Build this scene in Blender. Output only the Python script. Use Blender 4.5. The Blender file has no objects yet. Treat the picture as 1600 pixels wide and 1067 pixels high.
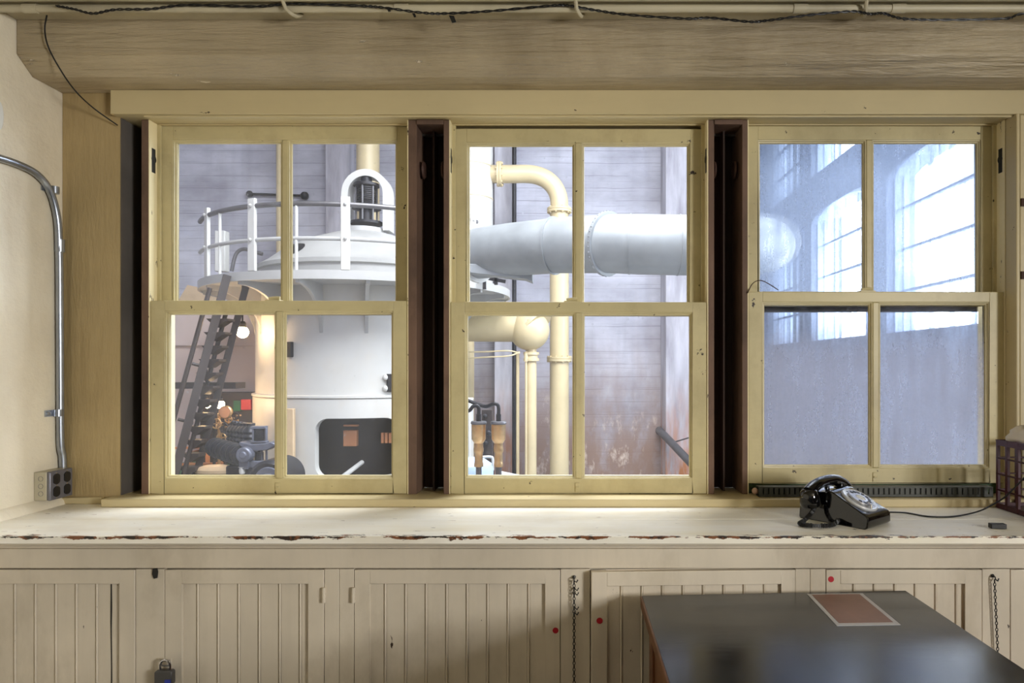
import bpy, bmesh, math, random
from mathutils import Vector, Matrix
random.seed(7)
SC = bpy.context.scene
COL = SC.collection
PI = math.pi

# ------------------------------------------------------------------ camera
F = 1067.0            # focal length in pixels of the 1600x1067 frame
CX, CY, CZ = 885.0, 572.0, 1.40
cam_d = bpy.data.cameras.new('camera'); cam = bpy.data.objects.new('camera', cam_d); COL.objects.link(cam)
cam.location = (0, 0, CZ); cam.rotation_euler = (PI/2, 0, 0)
cam_d.sensor_fit = 'HORIZONTAL'; cam_d.sensor_width = 36.0; cam_d.lens = F/1600*36
cam_d.shift_x = (800-CX)/1600; cam_d.shift_y = (CY-533.5)/1600
cam_d.clip_start = 0.02; cam_d.clip_end = 200
SC.camera = cam

# ------------------------------------------------------------------ world, lights, exposure
w = bpy.data.worlds.new('sky'); SC.world = w; w.use_nodes = True
w.node_tree.nodes['Background'].inputs[0].default_value = (0.72, 0.84, 1.0, 1)
w.node_tree.nodes['Background'].inputs[1].default_value = 0.2
vs = SC.view_settings
vs.view_transform = 'Standard'; vs.look = 'None'; vs.exposure = 0.0; vs.gamma = 1.0; vs.use_curve_mapping = False
SC.cycles.max_bounces = 10; SC.cycles.diffuse_bounces = 5; SC.cycles.glossy_bounces = 4
SC.cycles.transmission_bounces = 8; SC.cycles.transparent_max_bounces = 16
SC.cycles.sample_clamp_indirect = 6.0; SC.cycles.caustics_reflective = False; SC.cycles.caustics_refractive = False

def area(name, loc, target, sx, sy, power, col):
    d = bpy.data.lights.new(name, 'AREA'); d.shape = 'RECTANGLE'; d.size = sx; d.size_y = sy
    d.energy = power; d.color = col
    o = bpy.data.objects.new(name, d); COL.objects.link(o); o.location = loc
    o.rotation_euler = (Vector(target)-Vector(loc)).to_track_quat('-Z', 'Y').to_euler()
    return o
# daylight outside the tall windows of the engine hall (right-hand wall), an added overhead fill lamp in the hall,
# the control room's right window, and an added rear fill lamp behind the camera
area('daylight_hall_windows', (5.0, 9.0, 4.6), (-5, 9.0, 4.6), 6.6, 12.0, 5000, (0.86, 0.93, 1.0))
area('hall_overhead_fill', (0.3, 5.4, 8.3), (-0.6, 6.6, 0), 7.6, 5.0, 2700, (0.92, 0.95, 1.0))
area('daylight_room_window', (3.0, -1.0, 1.62), (-3.0, 0.6, 1.62), 1.0, 0.8, 172, (1.0, 0.985, 0.96))
area('room_rear_fill', (-0.5, -2.3, 1.7), (-0.5, 2.0, 1.5), 2.4, 1.0, 0.8, (1.0, 0.98, 0.95))

# ------------------------------------------------------------------ helpers
def X(px, Y): return (px-CX)*Y/F
def Z(py, Y): return CZ-(py-CY)*Y/F
def at(px, py, Y): return Vector((X(px, Y), Y, Z(py, Y)))

class MB:
    def __init__(s): s.v = []; s.f = []
    def add(s, vs_, fs_):
        n = len(s.v); s.v += [Vector(p) for p in vs_]; s.f += [[i+n for i in f] for f in fs_]; return s
    def box(s, x0, x1, y0, y1, z0, z1):
        if x0 > x1: x0, x1 = x1, x0
        if y0 > y1: y0, y1 = y1, y0
        if z0 > z1: z0, z1 = z1, z0
        return s.add([(x0,y0,z0),(x1,y0,z0),(x1,y1,z0),(x0,y1,z0),(x0,y0,z1),(x1,y0,z1),(x1,y1,z1),(x0,y1,z1)],
              [(0,3,2,1),(4,5,6,7),(0,1,5,4),(1,2,6,5),(2,3,7,6),(3,0,4,7)])
    def bar(s, p0, p1, wd, ht, up=(0,0,1)):
        p0, p1 = Vector(p0), Vector(p1); d = (p1-p0).normalized(); up = Vector(up)
        a = d.cross(up)
        if a.length < 1e-4: a = d.cross(Vector((0,1,0)))
        a.normalize(); b = a.cross(d).normalized()
        a = a*wd/2; b = b*ht/2
        return s.add([p0-a-b,p0+a-b,p0+a+b,p0-a+b,p1-a-b,p1+a-b,p1+a+b,p1-a+b],
              [(0,3,2,1),(4,5,6,7),(0,1,5,4),(1,2,6,5),(2,3,7,6),(3,0,4,7)])
    def tube(s, pts, r, n=10, closed=False, caps=True):
        pts = [Vector(p) for p in pts]; m = len(pts)
        rr = r if isinstance(r, (list, tuple)) else [r]*m
        vs_ = []; prev = None
        for i in range(m):
            if closed: t = pts[(i+1) % m]-pts[i-1]
            else: t = pts[min(i+1, m-1)]-pts[max(i-1, 0)]
            t.normalize()
            if prev is None:
                a = t.cross(Vector((0,0,1)))
                if a.length < 1e-3: a = t.cross(Vector((1,0,0)))
            else: a = prev-t*prev.dot(t)
            a.normalize(); prev = a; b = t.cross(a)
            vs_ += [pts[i]+(a*math.cos(2*PI*k/n)+b*math.sin(2*PI*k/n))*rr[i] for k in range(n)]
        fs_ = []
        for i in range(m if closed else m-1):
            j = (i+1) % m
            for k in range(n):
                l = (k+1) % n
                fs_.append((i*n+k, i*n+l, j*n+l, j*n+k))
        if caps and not closed:
            fs_.append(list(range(n))[::-1]); fs_.append([(m-1)*n+k for k in range(n)])
        return s.add(vs_, fs_)
    def lathe(s, prof, c=(0,0,0), axis=(0,0,1), n=32, a0=0.0, a1=2*PI):
        c = Vector(c); q = Vector((0,0,1)).rotation_difference(Vector(axis).normalized())
        full = abs(a1-a0-2*PI) < 1e-6; m = n if full else n+1
        vs_ = []
        for r, z in prof:
            for k in range(m):
                a = a0+(a1-a0)*k/n
                vs_.append(c+q @ Vector((r*math.cos(a), r*math.sin(a), z)))
        fs_ = []
        for i in range(len(prof)-1):
            for k in range(n):
                l = (k+1) % m
                fs_.append((i*m+k, i*m+l, (i+1)*m+l, (i+1)*m+k))
        if full:
            if prof[0][0] > 1e-5: fs_.append(list(range(m))[::-1])
            if prof[-1][0] > 1e-5: fs_.append([(len(prof)-1)*m+k for k in range(m)])
        return s.add(vs_, fs_)
    def prism(s, poly, o, A, B, C):
        o, A, B, C = Vector(o), Vector(A), Vector(B), Vector(C); n = len(poly)
        vs_ = [o+A*a+B*b for a, b in poly]+[o+A*a+B*b+C for a, b in poly]
        return s.add(vs_, [list(range(n))[::-1], list(range(n, 2*n))]+[(i, (i+1) % n, n+(i+1) % n, n+i) for i in range(n)])
    def strip(s, poly, o, A, B, C):            # open polyline extruded along C
        o, A, B, C = Vector(o), Vector(A), Vector(B), Vector(C); n = len(poly)
        vs_ = [o+A*a+B*b for a, b in poly]+[o+A*a+B*b+C for a, b in poly]
        return s.add(vs_, [(i, i+1, n+i+1, n+i) for i in range(n-1)])
    def ball(s, c, r, n=16, sc=(1,1,1)):
        c = Vector(c); m = n//2
        vs_ = []; fs_ = []
        for i in range(m+1):
            t = PI*i/m
            for k in range(n):
                a = 2*PI*k/n
                vs_.append(c+Vector((r*sc[0]*math.sin(t)*math.cos(a), r*sc[1]*math.sin(t)*math.sin(a), r*sc[2]*math.cos(t))))
        for i in range(m):
            for k in range(n):
                l = (k+1) % n; fs_.append((i*n+k, (i+1)*n+k, (i+1)*n+l, i*n+l))
        return s.add(vs_, fs_)

def rootloc(p):
    while p is not None and p.parent is not None: p = p.parent
    return p.location.copy() if p is not None else Vector((0,0,0))

def obj(name, mb, m, parent=None, bev=0, local=False, smooth=True, ang=35, kind=None, label=None):
    me = bpy.data.meshes.new(name)
    off = Vector((0,0,0)) if (local or parent is None) else rootloc(parent)
    me.from_pydata([tuple(v-off) for v in mb.v], [], mb.f); me.update()
    b = bmesh.new(); b.from_mesh(me); bmesh.ops.remove_doubles(b, verts=b.verts, dist=1e-6)
    bmesh.ops.recalc_face_normals(b, faces=b.faces); b.to_mesh(me); b.free()
    if smooth:
        for p in me.polygons: p.use_smooth = True
        me.set_sharp_from_angle(angle=math.radians(ang))
    me.materials.append(m)
    o = bpy.data.objects.new(name, me); COL.objects.link(o)
    if parent is not None: o.parent = parent
    if bev:
        md = o.modifiers.new('edge', 'BEVEL'); md.width = bev; md.segments = 2; md.limit_method = 'ANGLE'; md.angle_limit = 0.7
    if kind: o['kind'] = kind
    if label: o['label'] = label
    return o
def struct(name, mb, m, **k): return obj(name, mb, m, kind='structure', **k)
def thing(name, label, cat, loc=(0,0,0), rotz=0, group=None):
    o = bpy.data.objects.new(name, None); COL.objects.link(o); o.empty_display_size = .05
    o.location = loc; o.rotation_euler = (0,0,rotz); o['label'] = label; o['category'] = cat
    if group: o['group'] = group
    return o
def tag(o, label, cat, group=None, kind=None):
    o['label'] = label; o['category'] = cat
    if group: o['group'] = group
    if kind: o['kind'] = kind
    return o
def lin(c):
    return tuple(((v/255)/12.92 if v/255 <= .04045 else (((v/255)+.055)/1.055)**2.4) for v in c)

# ------------------------------------------------------------------ materials
class NT:
    def __init__(s, name):
        s.m = bpy.data.materials.new(name); s.m.use_nodes = True; s.t = s.m.node_tree; s.t.nodes.clear()
        s.out = s.n('ShaderNodeOutputMaterial'); s.tc = s.n('ShaderNodeTexCoord'); s.geo = s.n('ShaderNodeNewGeometry')
    def n(s, t, **kw):
        x = s.t.nodes.new(t)
        for k, v in kw.items(): setattr(x, k, v)
        return x
    def l(s, a, b): s.t.links.new(a, b)
    def mapping(s, sc=(1,1,1), coord='Object', rot=(0,0,0)):
        m = s.n('ShaderNodeMapping'); m.inputs['Scale'].default_value = sc; m.inputs['Rotation'].default_value = rot
        s.l(s.geo.outputs['Position'], m.inputs['Vector']); return m.outputs[0]
    def noise(s, vec, scale, detail=4, rough=.55, dist=0):
        x = s.n('ShaderNodeTexNoise'); x.inputs['Scale'].default_value = scale; x.inputs['Detail'].default_value = detail
        x.inputs['Roughness'].default_value = rough; x.inputs['Distortion'].default_value = dist
        s.l(vec, x.inputs['Vector']); return x.outputs['Fac']
    def ramp(s, fac, p0, p1, c0=(0,0,0,1), c1=(1,1,1,1)):
        x = s.n('ShaderNodeValToRGB'); e = x.color_ramp.elements
        e[0].position = p0; e[1].position = p1; e[0].color = c0; e[1].color = c1
        s.l(fac, x.inputs[0]); return x.outputs[0]
    def mix(s, fac, a, b, mode='MIX'):
        x = s.n('ShaderNodeMix', data_type='RGBA', blend_type=mode)
        for sock, v in ((x.inputs[0], fac), (x.inputs[6], a), (x.inputs[7], b)):
            if isinstance(v, bpy.types.NodeSocket): s.l(v, sock)
            elif isinstance(v, (int, float)): sock.default_value = v if sock is x.inputs[0] else (v, v, v, 1)
            else: sock.default_value = (*v[:3], 1)
        return x.outputs[2]
    def math(s, op, a, b=0.0, c=0.0):
        x = s.n('ShaderNodeMath', operation=op)
        for sock, v in zip(x.inputs, (a, b, c)):
            if isinstance(v, bpy.types.NodeSocket): s.l(v, sock)
            else: sock.default_value = v
        return x.outputs[0]

def paint(name, col, rough=.5, var=.12, vscale=2.5, grain=(1,1,1), gscale=30, bump=.15, bdist=.004, metal=0.0,
          chips=None, dirt=None, coat=0.0, spec=.5):
    """chips=(threshold, scale, stretch, colour): flaked patches; dirt=(colour, amount, scale)"""
    t = NT(name); p = t.n('ShaderNodeBsdfPrincipled'); t.l(p.outputs[0], t.out.inputs[0])
    base = lin(col)
    v = t.mapping((1,1,1)); g = t.mapping(grain)
    n1 = t.noise(v, vscale, 5); n2 = t.noise(g, gscale, 6, .6)
    dark = tuple(c*(1-var*2.2) for c in base); lite = tuple(min(1, c*(1+var)) for c in base)
    c = t.mix(t.ramp(n1, .3, .7), dark, lite)
    c = t.mix(t.math('MULTIPLY', t.ramp(n2, .45, .75), var*1.2), c, tuple(x*.45 for x in base))
    if dirt:
        dn = t.noise(t.mapping((1,1,.6)), dirt[2], 7, .65)
        c = t.mix(t.math('MULTIPLY', t.ramp(dn, .5, .72), dirt[1]), c, lin(dirt[0]))
    h = n2
    if chips:
        cn = t.noise(t.mapping(chips[2]), chips[1], 7, .62)
        msk = t.ramp(cn, chips[0], chips[0]+.012)
        c = t.mix(msk, c, lin(chips[3])); h = t.math('SUBTRACT', n2, t.math('MULTIPLY', msk, .8))
    t.l(c, p.inputs['Base Color'])
    p.inputs['Roughness'].default_value = rough; p.inputs['Metallic'].default_value = metal
    p.inputs['Coat Weight'].default_value = coat; p.inputs['Specular IOR Level'].default_value = spec
    if bump:
        b = t.n('ShaderNodeBump'); b.inputs['Strength'].default_value = bump; b.inputs['Distance'].default_value = bdist
        t.l(h, b.inputs['Height']); t.l(b.outputs[0], p.inputs['Normal'])
    return t.m
def plain(name, col, rough=.5, metal=0.0, coat=0.0):
    return paint(name, col, rough, .05, 6, (1,1,1), 60, .03, .001, metal, coat=coat)
def emit(name, col, strength):
    t = NT(name); e = t.n('ShaderNodeEmission'); e.inputs[0].default_value = (*col, 1); e.inputs[1].default_value = strength
    t.l(e.outputs[0], t.out.inputs[0]); return t.m

CHIP = (48, 34, 26)
M = {}
M['sash'] = paint('sash_paint', (200,187,143), .42, .07, 3, (1,1,3), 14, .12, .003, chips=(.675, 30, (1,1,1), CHIP), dirt=((120,98,62), .35, 5))
M['jamb'] = paint('jamb_paint', (236,222,178), .4, .05, 3, (1,1,.2), 60, .12, .003, chips=(.66, 34, (1,1,.25), CHIP))
M['casing'] = paint('casing_paint', (200,184,142), .42, .05, 2, (.15,1,1), 40, .1, .003, chips=(.70, 30, (.5,1,1), CHIP))
M['pier'] = paint('pier_paint', (174,152,108), .38, .08, 2.2, (1,1,.18), 34, .5, .013, dirt=((120,96,56), .3, 3))
M['beam'] = paint('beam_paint', (180,164,134), .42, .15, 1.5, (.14,1,1.6), 26, .8, .026, dirt=((112,92,60), .45, 2.2), chips=(.69, 26, (.3,1,1), (226,214,190)))
M['cornice'] = paint('cornice_paint', (196,186,158), .5, .08, 2, (.12,1,1), 26, .4, .006, dirt=((90,78,60), .4, 3))
M['plaster'] = paint('left_wall_plaster', (232,222,200), .38, .06, 1.6, (1,1,1), 9, .45, .02, dirt=((170,146,106), .35, 1.6))
M['cab'] = paint('cabinet_paint', (212,201,182), .42, .08, 2.4, (1,1,.1), 40, .18, .003, dirt=((128,112,84), .42, 3.2), chips=(.70, 26, (1,1,.5), CHIP))
M['brown'] = paint('raw_brown_wood', (112,86,70), .7, .16, 3, (1,1,.08), 60, .35, .004, dirt=((34,22,18), .5, 7))
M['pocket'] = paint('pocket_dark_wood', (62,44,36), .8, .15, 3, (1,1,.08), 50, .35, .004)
M['tar'] = paint('tarred_recess', (92,86,80), .75, .15, 4, (1,1,.1), 30, .4, .004, chips=(.76, 20, (1,1,.3), (150,132,108)))
M['room'] = paint('room_wall_paint', (84,78,66), .5, .05, 1.5, (1,1,1), 10, .2, .01)
M['floorwood'] = paint('floor_boards', (34,28,24), .5, .12, 2, (.1,1,1), 30, .2, .004)
M['steel'] = paint('galvanised_steel', (172,178,188), .3, .12, 8, (1,1,1), 40, .08, .001, metal=.9)
M['boxgrey'] = paint('box_grey_steel', (118,118,126), .42, .08, 8, (1,1,1), 50, .06, .001, metal=.5)
M['boxside'] = paint('box_side_steel', (186,180,160), .5, .08, 8, (1,1,1), 50, .06, .001, metal=.3)
M['black'] = plain('black_rubber', (16,16,17), .45)
M['bakelite'] = plain('black_bakelite', (5,5,6), .1, 0, .5)
M['silver'] = paint('dial_silver', (214,216,220), .25, .05, 9, (1,1,1), 60, .02, .001, metal=.4)
M['wheel'] = plain('dial_wheel', (200,200,205), .2, .7)
M['whitecard'] = plain('number_card', (226,226,222), .5)
M['maroon'] = plain('maroon_plastic', (66,18,34), .4)
M['cloth'] = paint('white_cloth', (236,228,216), .85, .06, 8, (1,1,1), 30, .5, .006)
M['duct'] = paint('dark_grey_plastic', (66,68,62), .5, .08, 8, (1,1,1), 30, .1, .002)
M['green'] = paint('green_old_paint', (66,92,52), .55, .15, 8, (1,1,1), 20, .3, .004, chips=(.62, 18, (1,1,1), (40,34,26)))
M['red'] = plain('red_sticker', (172,20,36), .5)
M['chrome'] = plain('chrome', (200,200,205), .12, 1.0)
M['lockbody'] = plain('lock_steel', (96,96,98), .35, .8)
M['blue'] = plain('blue_label', (36,52,150), .5)
M['deskwood'] = paint('desk_brown_wood', (118,74,42), .45, .14, 4, (1,.1,1), 40, .15, .003)
M['copper'] = paint('copper_sheet', (124,84,66), .4, .12, 7, (1,.2,1), 30, .12, .002, dirt=((96,60,48), .5, 14))
M['sheetborder'] = plain('clear_tape_border', (176,174,176), .3)
M['rust'] = plain('rusty_iron', (70,46,36), .7, .2)
M['pink'] = plain('pinkish_putty', (214,178,158), .6)
# hall
M['h_white'] = paint('hall_white_enamel', (196,195,190), .42, .04, 1.5, (1,1,.5), 6, .08, .01, dirt=((196,180,156), .35, 1.3))
M['h_grey'] = paint('hall_pale_grey', (172,171,168), .45, .06, 1.5, (1,1,1), 8, .1, .01)
M['h_cream'] = paint('hall_cream_pipe', (208,190,150), .4, .05, 2, (1,1,1), 6, .1, .01, chips=(.75, 6, (1,1,1), (70,58,46)))
M['h_silver'] = paint('hall_aluminium_lagging', (146,150,152), .5, .10, 2, (1,1,1), 7, .15, .006, metal=.2)
M['h_dark'] = paint('hall_dark_iron', (34,32,36), .45, .15, 5, (1,1,1), 20, .1, .01, metal=.4)
M['h_rail'] = paint('hall_rail_iron', (104,102,104), .4, .1, 5, (1,1,1), 20, .1, .01, metal=.5)
M['h_brownsteel'] = paint('stair_iron', (48,38,36), .6, .1, 5, (1,1,1), 20, .1, .01)
M['h_engine'] = paint('engine_grey', (104,107,120), .4, .15, 5, (1,1,1), 20, .2, .01, metal=.35)
M['h_enginedark'] = paint('engine_dark', (38,38,44), .4, .15, 5, (1,1,1), 20, .2, .01, metal=.35)
M['h_green'] = paint('green_deck_paint', (28,92,58), .5, .15, 3, (1,1,1), 10, .1, .01)
M['bronze'] = paint('bronze', (222,184,132), .3, .10, 14, (1,1,1), 30, .05, .002, metal=.9)
M['h_blue'] = paint('pale_blue_enamel', (170,192,214), .4, .05, 4, (1,1,1), 10, .05, .01)
M['h_red'] = plain('red_enamel', (190,30,34), .4)
M['h_tan'] = plain('tan_enamel', (196,170,136), .5)
M['bulb'] = emit('lamp_glow', (1.0, .66, .34), 115)
M['h_part'] = paint('partition_lamp_tint', (196,182,178), .7, .05, 1, (1,1,1), 6, .1, .01)  # pinkish cast puts the warm bulb light into the colour
M['h_orange_lit'] = plain('orange_lamplit', (206,140,96), .5)  # orange lamp light painted into guard bars, gauge face and generator inner parts

def sill_material():
    t = NT('sill_paint'); p = t.n('ShaderNodeBsdfPrincipled'); t.l(p.outputs[0], t.out.inputs[0])
    v = t.mapping(); g = t.mapping((.18, 1.3, 1))
    n1 = t.noise(g, 9, 6, .6); base = t.mix(t.ramp(n1, .35, .75), lin((250,247,238)), lin((238,230,208)))
    sx = t.n('ShaderNodeSeparateXYZ'); t.l(t.geo.outputs['Position'], sx.inputs[0])
    # worn front edge: paint missing where the edge is rubbed
    edge = t.math('SUBTRACT', 1.0, t.math('MULTIPLY', t.math('ABSOLUTE', t.math('SUBTRACT', sx.outputs['Y'], 1.786)), 34.0))
    edge = t.math('MAXIMUM', edge, 0.0)
    low = t.math('SUBTRACT', 1.0, t.math('MULTIPLY', t.math('ABSOLUTE', t.math('SUBTRACT', sx.outputs['Z'], .9525)), 95.0))
    edge = t.math('MULTIPLY', edge, t.math('MAXIMUM', low, 0.0))
    cn = t.noise(t.mapping((.3, 1.0, 1.0)), 48, 8, .7)
    long_ = t.noise(t.mapping((1,0,0)), 1.6, 2)
    s_ = t.math('ADD', cn, t.math('MULTIPLY', edge, .235)); s_ = t.math('ADD', s_, t.math('MULTIPLY', t.math('SUBTRACT', long_, .5), .12))
    msk = t.ramp(s_, .665, .675)
    chipc = t.mix(t.ramp(t.noise(v, 40, 3), .45, .55), lin((44,34,28)), lin((128,82,52)))
    # a few scratches on the top
    sc = t.noise(t.mapping((.25, 1.6, 1), rot=(0,0,.12)), 30, 6, .6)
    base = t.mix(t.ramp(sc, .71, .72), base, lin((70,56,44)))
    st = t.noise(t.mapping((.6,1,1)), 3.2, 6, .6)
    base = t.mix(t.math('MULTIPLY', t.ramp(st, .5, .75), .35), base, lin((170,146,104)))
    c = t.mix(msk, base, chipc); t.l(c, p.inputs['Base Color']); p.inputs['Roughness'].default_value = .38
    b = t.n('ShaderNodeBump'); b.inputs['Strength'].default_value = .3; b.inputs['Distance'].default_value = .003
    t.l(t.math('SUBTRACT', t.math('MULTIPLY', n1, .4), msk), b.inputs['Height']); t.l(b.outputs[0], p.inputs['Normal'])
    return t.m
M['sill'] = sill_material()

def lino_material():
    t = NT('desk_lino'); p = t.n('ShaderNodeBsdfPrincipled'); t.l(p.outputs[0], t.out.inputs[0])
    n = t.noise(t.mapping((1,.7,1)), 7, 8, .65)
    c = t.mix(t.ramp(n, .35, .7), lin((9,12,14)), lin((26,32,36))); t.l(c, p.inputs['Base Color'])
    sc = t.noise(t.mapping((.5,1.8,1), rot=(0,0,.5)), 16, 7, .6)
    r = t.n('ShaderNodeMapRange'); r.inputs[3].default_value = .12; r.inputs[4].default_value = .32
    t.l(n, r.inputs[0]); t.l(r.outputs[0], p.inputs['Roughness']); p.inputs['IOR'].default_value = 1.62
    b = t.n('ShaderNodeBump'); b.inputs['Strength'].default_value = .12; b.inputs['Distance'].default_value = .002
    t.l(sc, b.inputs['Height']); t.l(b.outputs[0], p.inputs['Normal']); return t.m
M['lino'] = lino_material()

def concrete():
    t = NT('board_marked_concrete'); p = t.n('ShaderNodeBsdfPrincipled'); t.l(p.outputs[0], t.out.inputs[0])
    sx = t.n('ShaderNodeSeparateXYZ'); t.l(t.tc.outputs['Object'], sx.inputs[0])
    n1 = t.noise(t.mapping((.5,.5,1)), 1.1, 7, .6)
    c = t.mix(t.ramp(n1, .3, .7), lin((156,154,164)), lin((206,206,216)))
    wob = t.noise(t.mapping((1,1,1)), 1.3, 3)
    zz = t.math('ADD', sx.outputs['Z'], t.math('MULTIPLY', wob, .05))
    fr = t.math('FRACT', t.math('MULTIPLY', zz, 3.4))
    line = t.ramp(fr, .0, .045, (1,1,1,1), (0,0,0,1))
    ln = t.noise(t.mapping((.35,1,4)), 2.2, 5)
    lm = t.math('MULTIPLY', line, t.ramp(ln, .34, .5))
    c = t.mix(t.math('MULTIPLY', lm, .85), c, lin((74,70,76)))
    fr2 = t.math('FRACT', t.math('MULTIPLY', zz, 8.7))
    l2 = t.math('MULTIPLY', t.ramp(fr2, .0, .10, (1,1,1,1), (0,0,0,1)), t.ramp(t.noise(t.mapping((.25,1,5)), 2.6, 6), .5, .6))
    c = t.mix(t.math('MULTIPLY', l2, .6), c, lin((92,88,94)))
    # brown damp stains towards the foot of the wall
    low = t.n('ShaderNodeMapRange'); t.l(sx.outputs['Z'], low.inputs[0])
    low.inputs[1].default_value = 2.6; low.inputs[2].default_value = -.6; low.inputs[3].default_value = 0; low.inputs[4].default_value = 1
    st = t.noise(t.mapping((1,1,.45)), 1.4, 7, .65)
    sm = t.math('MULTIPLY', low.outputs[0], t.ramp(st, .22, .55))
    c = t.mix(t.math('MULTIPLY', sm, .95), c, lin((146,116,98)))
    st2 = t.noise(t.mapping((1.6,1,.8)), 2.3, 9, .7)
    sm2 = t.math('MULTIPLY', t.ramp(low.outputs[0], .45, .9), t.ramp(st2, .55, .66))
    c = t.mix(t.math('MULTIPLY', sm2, .8), c, lin((226,206,188)))
    vs2 = t.noise(t.mapping((1.6,1,.12)), 1.2, 5)
    c = t.mix(t.math('MULTIPLY', t.ramp(vs2, .52, .75), .25), c, lin((96,88,94)))
    t.l(c, p.inputs['Base Color']); p.inputs['Roughness'].default_value = .85
    return t.m
M['concrete'] = concrete()
def pilaster_mat():
    t = NT('stained_pilaster'); p = t.n('ShaderNodeBsdfPrincipled'); t.l(p.outputs[0], t.out.inputs[0])
    sx = t.n('ShaderNodeSeparateXYZ'); t.l(t.tc.outputs['Object'], sx.inputs[0])
    n1 = t.noise(t.mapping((1.5,1.5,.25)), 2, 7, .6)
    c = t.mix(t.ramp(n1, .3, .7), lin((150,146,154)), lin((214,212,220)))
    low = t.n('ShaderNodeMapRange'); t.l(sx.outputs['Z'], low.inputs[0])
    low.inputs[1].default_value = 1.2; low.inputs[2].default_value = -.9; low.inputs[3].default_value = 0; low.inputs[4].default_value = 1
    st = t.noise(t.mapping((2,2,.4)), 2.4, 7, .6)
    c = t.mix(t.math('MULTIPLY', low.outputs[0], t.ramp(st, .35, .6)), c, lin((192,124,76)))
    t.l(c, p.inputs['Base Color']); p.inputs['Roughness'].default_value = .8; return t.m
M['pilaster'] = pilaster_mat()
M['h_wall'] = paint('hall_pale_wall', (150,164,190), .7, .08, 1, (1,1,1), 6, .1, .01)

def clear_glass(name, dust):
    t = NT(name)
    tr = t.n('ShaderNodeBsdfTransparent'); tr.inputs[0].default_value = (.985,.99,.99,1)
    gl = t.n('ShaderNodeBsdfGlossy'); gl.inputs['Roughness'].default_value = .03
    df = t.n('ShaderNodeBsdfTranslucent'); df.inputs[0].default_value = (.95,.95,.97,1)
    m1 = t.n('ShaderNodeMixShader'); m2 = t.n('ShaderNodeMixShader')
    sp = t.noise(t.mapping((1,1,.7)), 60, 4, .7); sm = t.noise(t.mapping((1,1,.5)), 5, 5)
    f = t.math('ADD', t.math('MULTIPLY', t.ramp(sp, .66, .74), dust*4), t.math('MULTIPLY', sm, dust))
    t.l(f, m1.inputs[0]); t.l(tr.outputs[0], m1.inputs[1]); t.l(df.outputs[0], m1.inputs[2])
    m2.inputs[0].default_value = .025; t.l(m1.outputs[0], m2.inputs[1]); t.l(gl.outputs[0], m2.inputs[2])
    t.l(m2.outputs[0], t.out.inputs[0]); return t.m
M['glass'] = clear_glass('clear_window_glass', .03)
def frosted(name, tr_a, tr_b, z_clear, z_dense, rough, rshare, tint):
    t = NT(name)
    tr = t.n('ShaderNodeBsdfTransparent')
    rf = t.n('ShaderNodeBsdfRefraction'); rf.inputs['Roughness'].default_value = rough; rf.inputs['IOR'].default_value = 1.03
    rf.inputs[0].default_value = (.9,.95,1,1)
    df = t.n('ShaderNodeBsdfTranslucent'); df.inputs[0].default_value = (*tint,1)
    m1 = t.n('ShaderNodeMixShader'); m2 = t.n('ShaderNodeMixShader')
    m1.inputs[0].default_value = rshare; t.l(tr.outputs[0], m1.inputs[1]); t.l(rf.outputs[0], m1.inputs[2])
    sx = t.n('ShaderNodeSeparateXYZ'); t.l(t.geo.outputs['Position'], sx.inputs[0])
    r = t.n('ShaderNodeMapRange'); t.l(sx.outputs['Z'], r.inputs[0])
    r.inputs[1].default_value = z_clear; r.inputs[2].default_value = z_dense; r.inputs[3].default_value = tr_a; r.inputs[4].default_value = tr_b
    st = t.noise(t.mapping((1,1,.12)), 26, 6, .65); sp = t.noise(t.mapping((1,1,.6)), 3, 6, .6); fine = t.noise(t.mapping((1,1,1)), 140, 3)
    k = t.math('ADD', t.math('MULTIPLY', t.math('SUBTRACT', st, .5), .6), t.math('MULTIPLY', t.math('SUBTRACT', sp, .5), .7))
    k = t.math('ADD', k, t.math('MULTIPLY', t.math('SUBTRACT', fine, .5), .2))
    f = t.math('ADD', r.outputs[0], k); f = t.math('MINIMUM', t.math('MAXIMUM', f, 0.02), .97)
    t.l(f, m2.inputs[0]); t.l(m1.outputs[0], m2.inputs[1]); t.l(df.outputs[0], m2.inputs[2])
    t.l(m2.outputs[0], t.out.inputs[0]); return t.m
M['haze_glass'] = frosted('hazy_window_glass', .42, .42, 2.2, 1.6, .07, .62, (.40,.46,.58))
M['frost_glass'] = frosted('misted_window_glass', .10, .52, 1.60, 1.42, .17, .45, (.34,.335,.38))

# ------------------------------------------------------------------ room shell
XL = -1.6395; XR = 2.8; YB = -2.4; SILL = .9546; CEIL = 2.437
YW = 2.22                                           # face of the window wall
struct('wall_left', MB().box(XL-.12, XL, YB, 2.5, 0, 2.6), M['plaster'])
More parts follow.
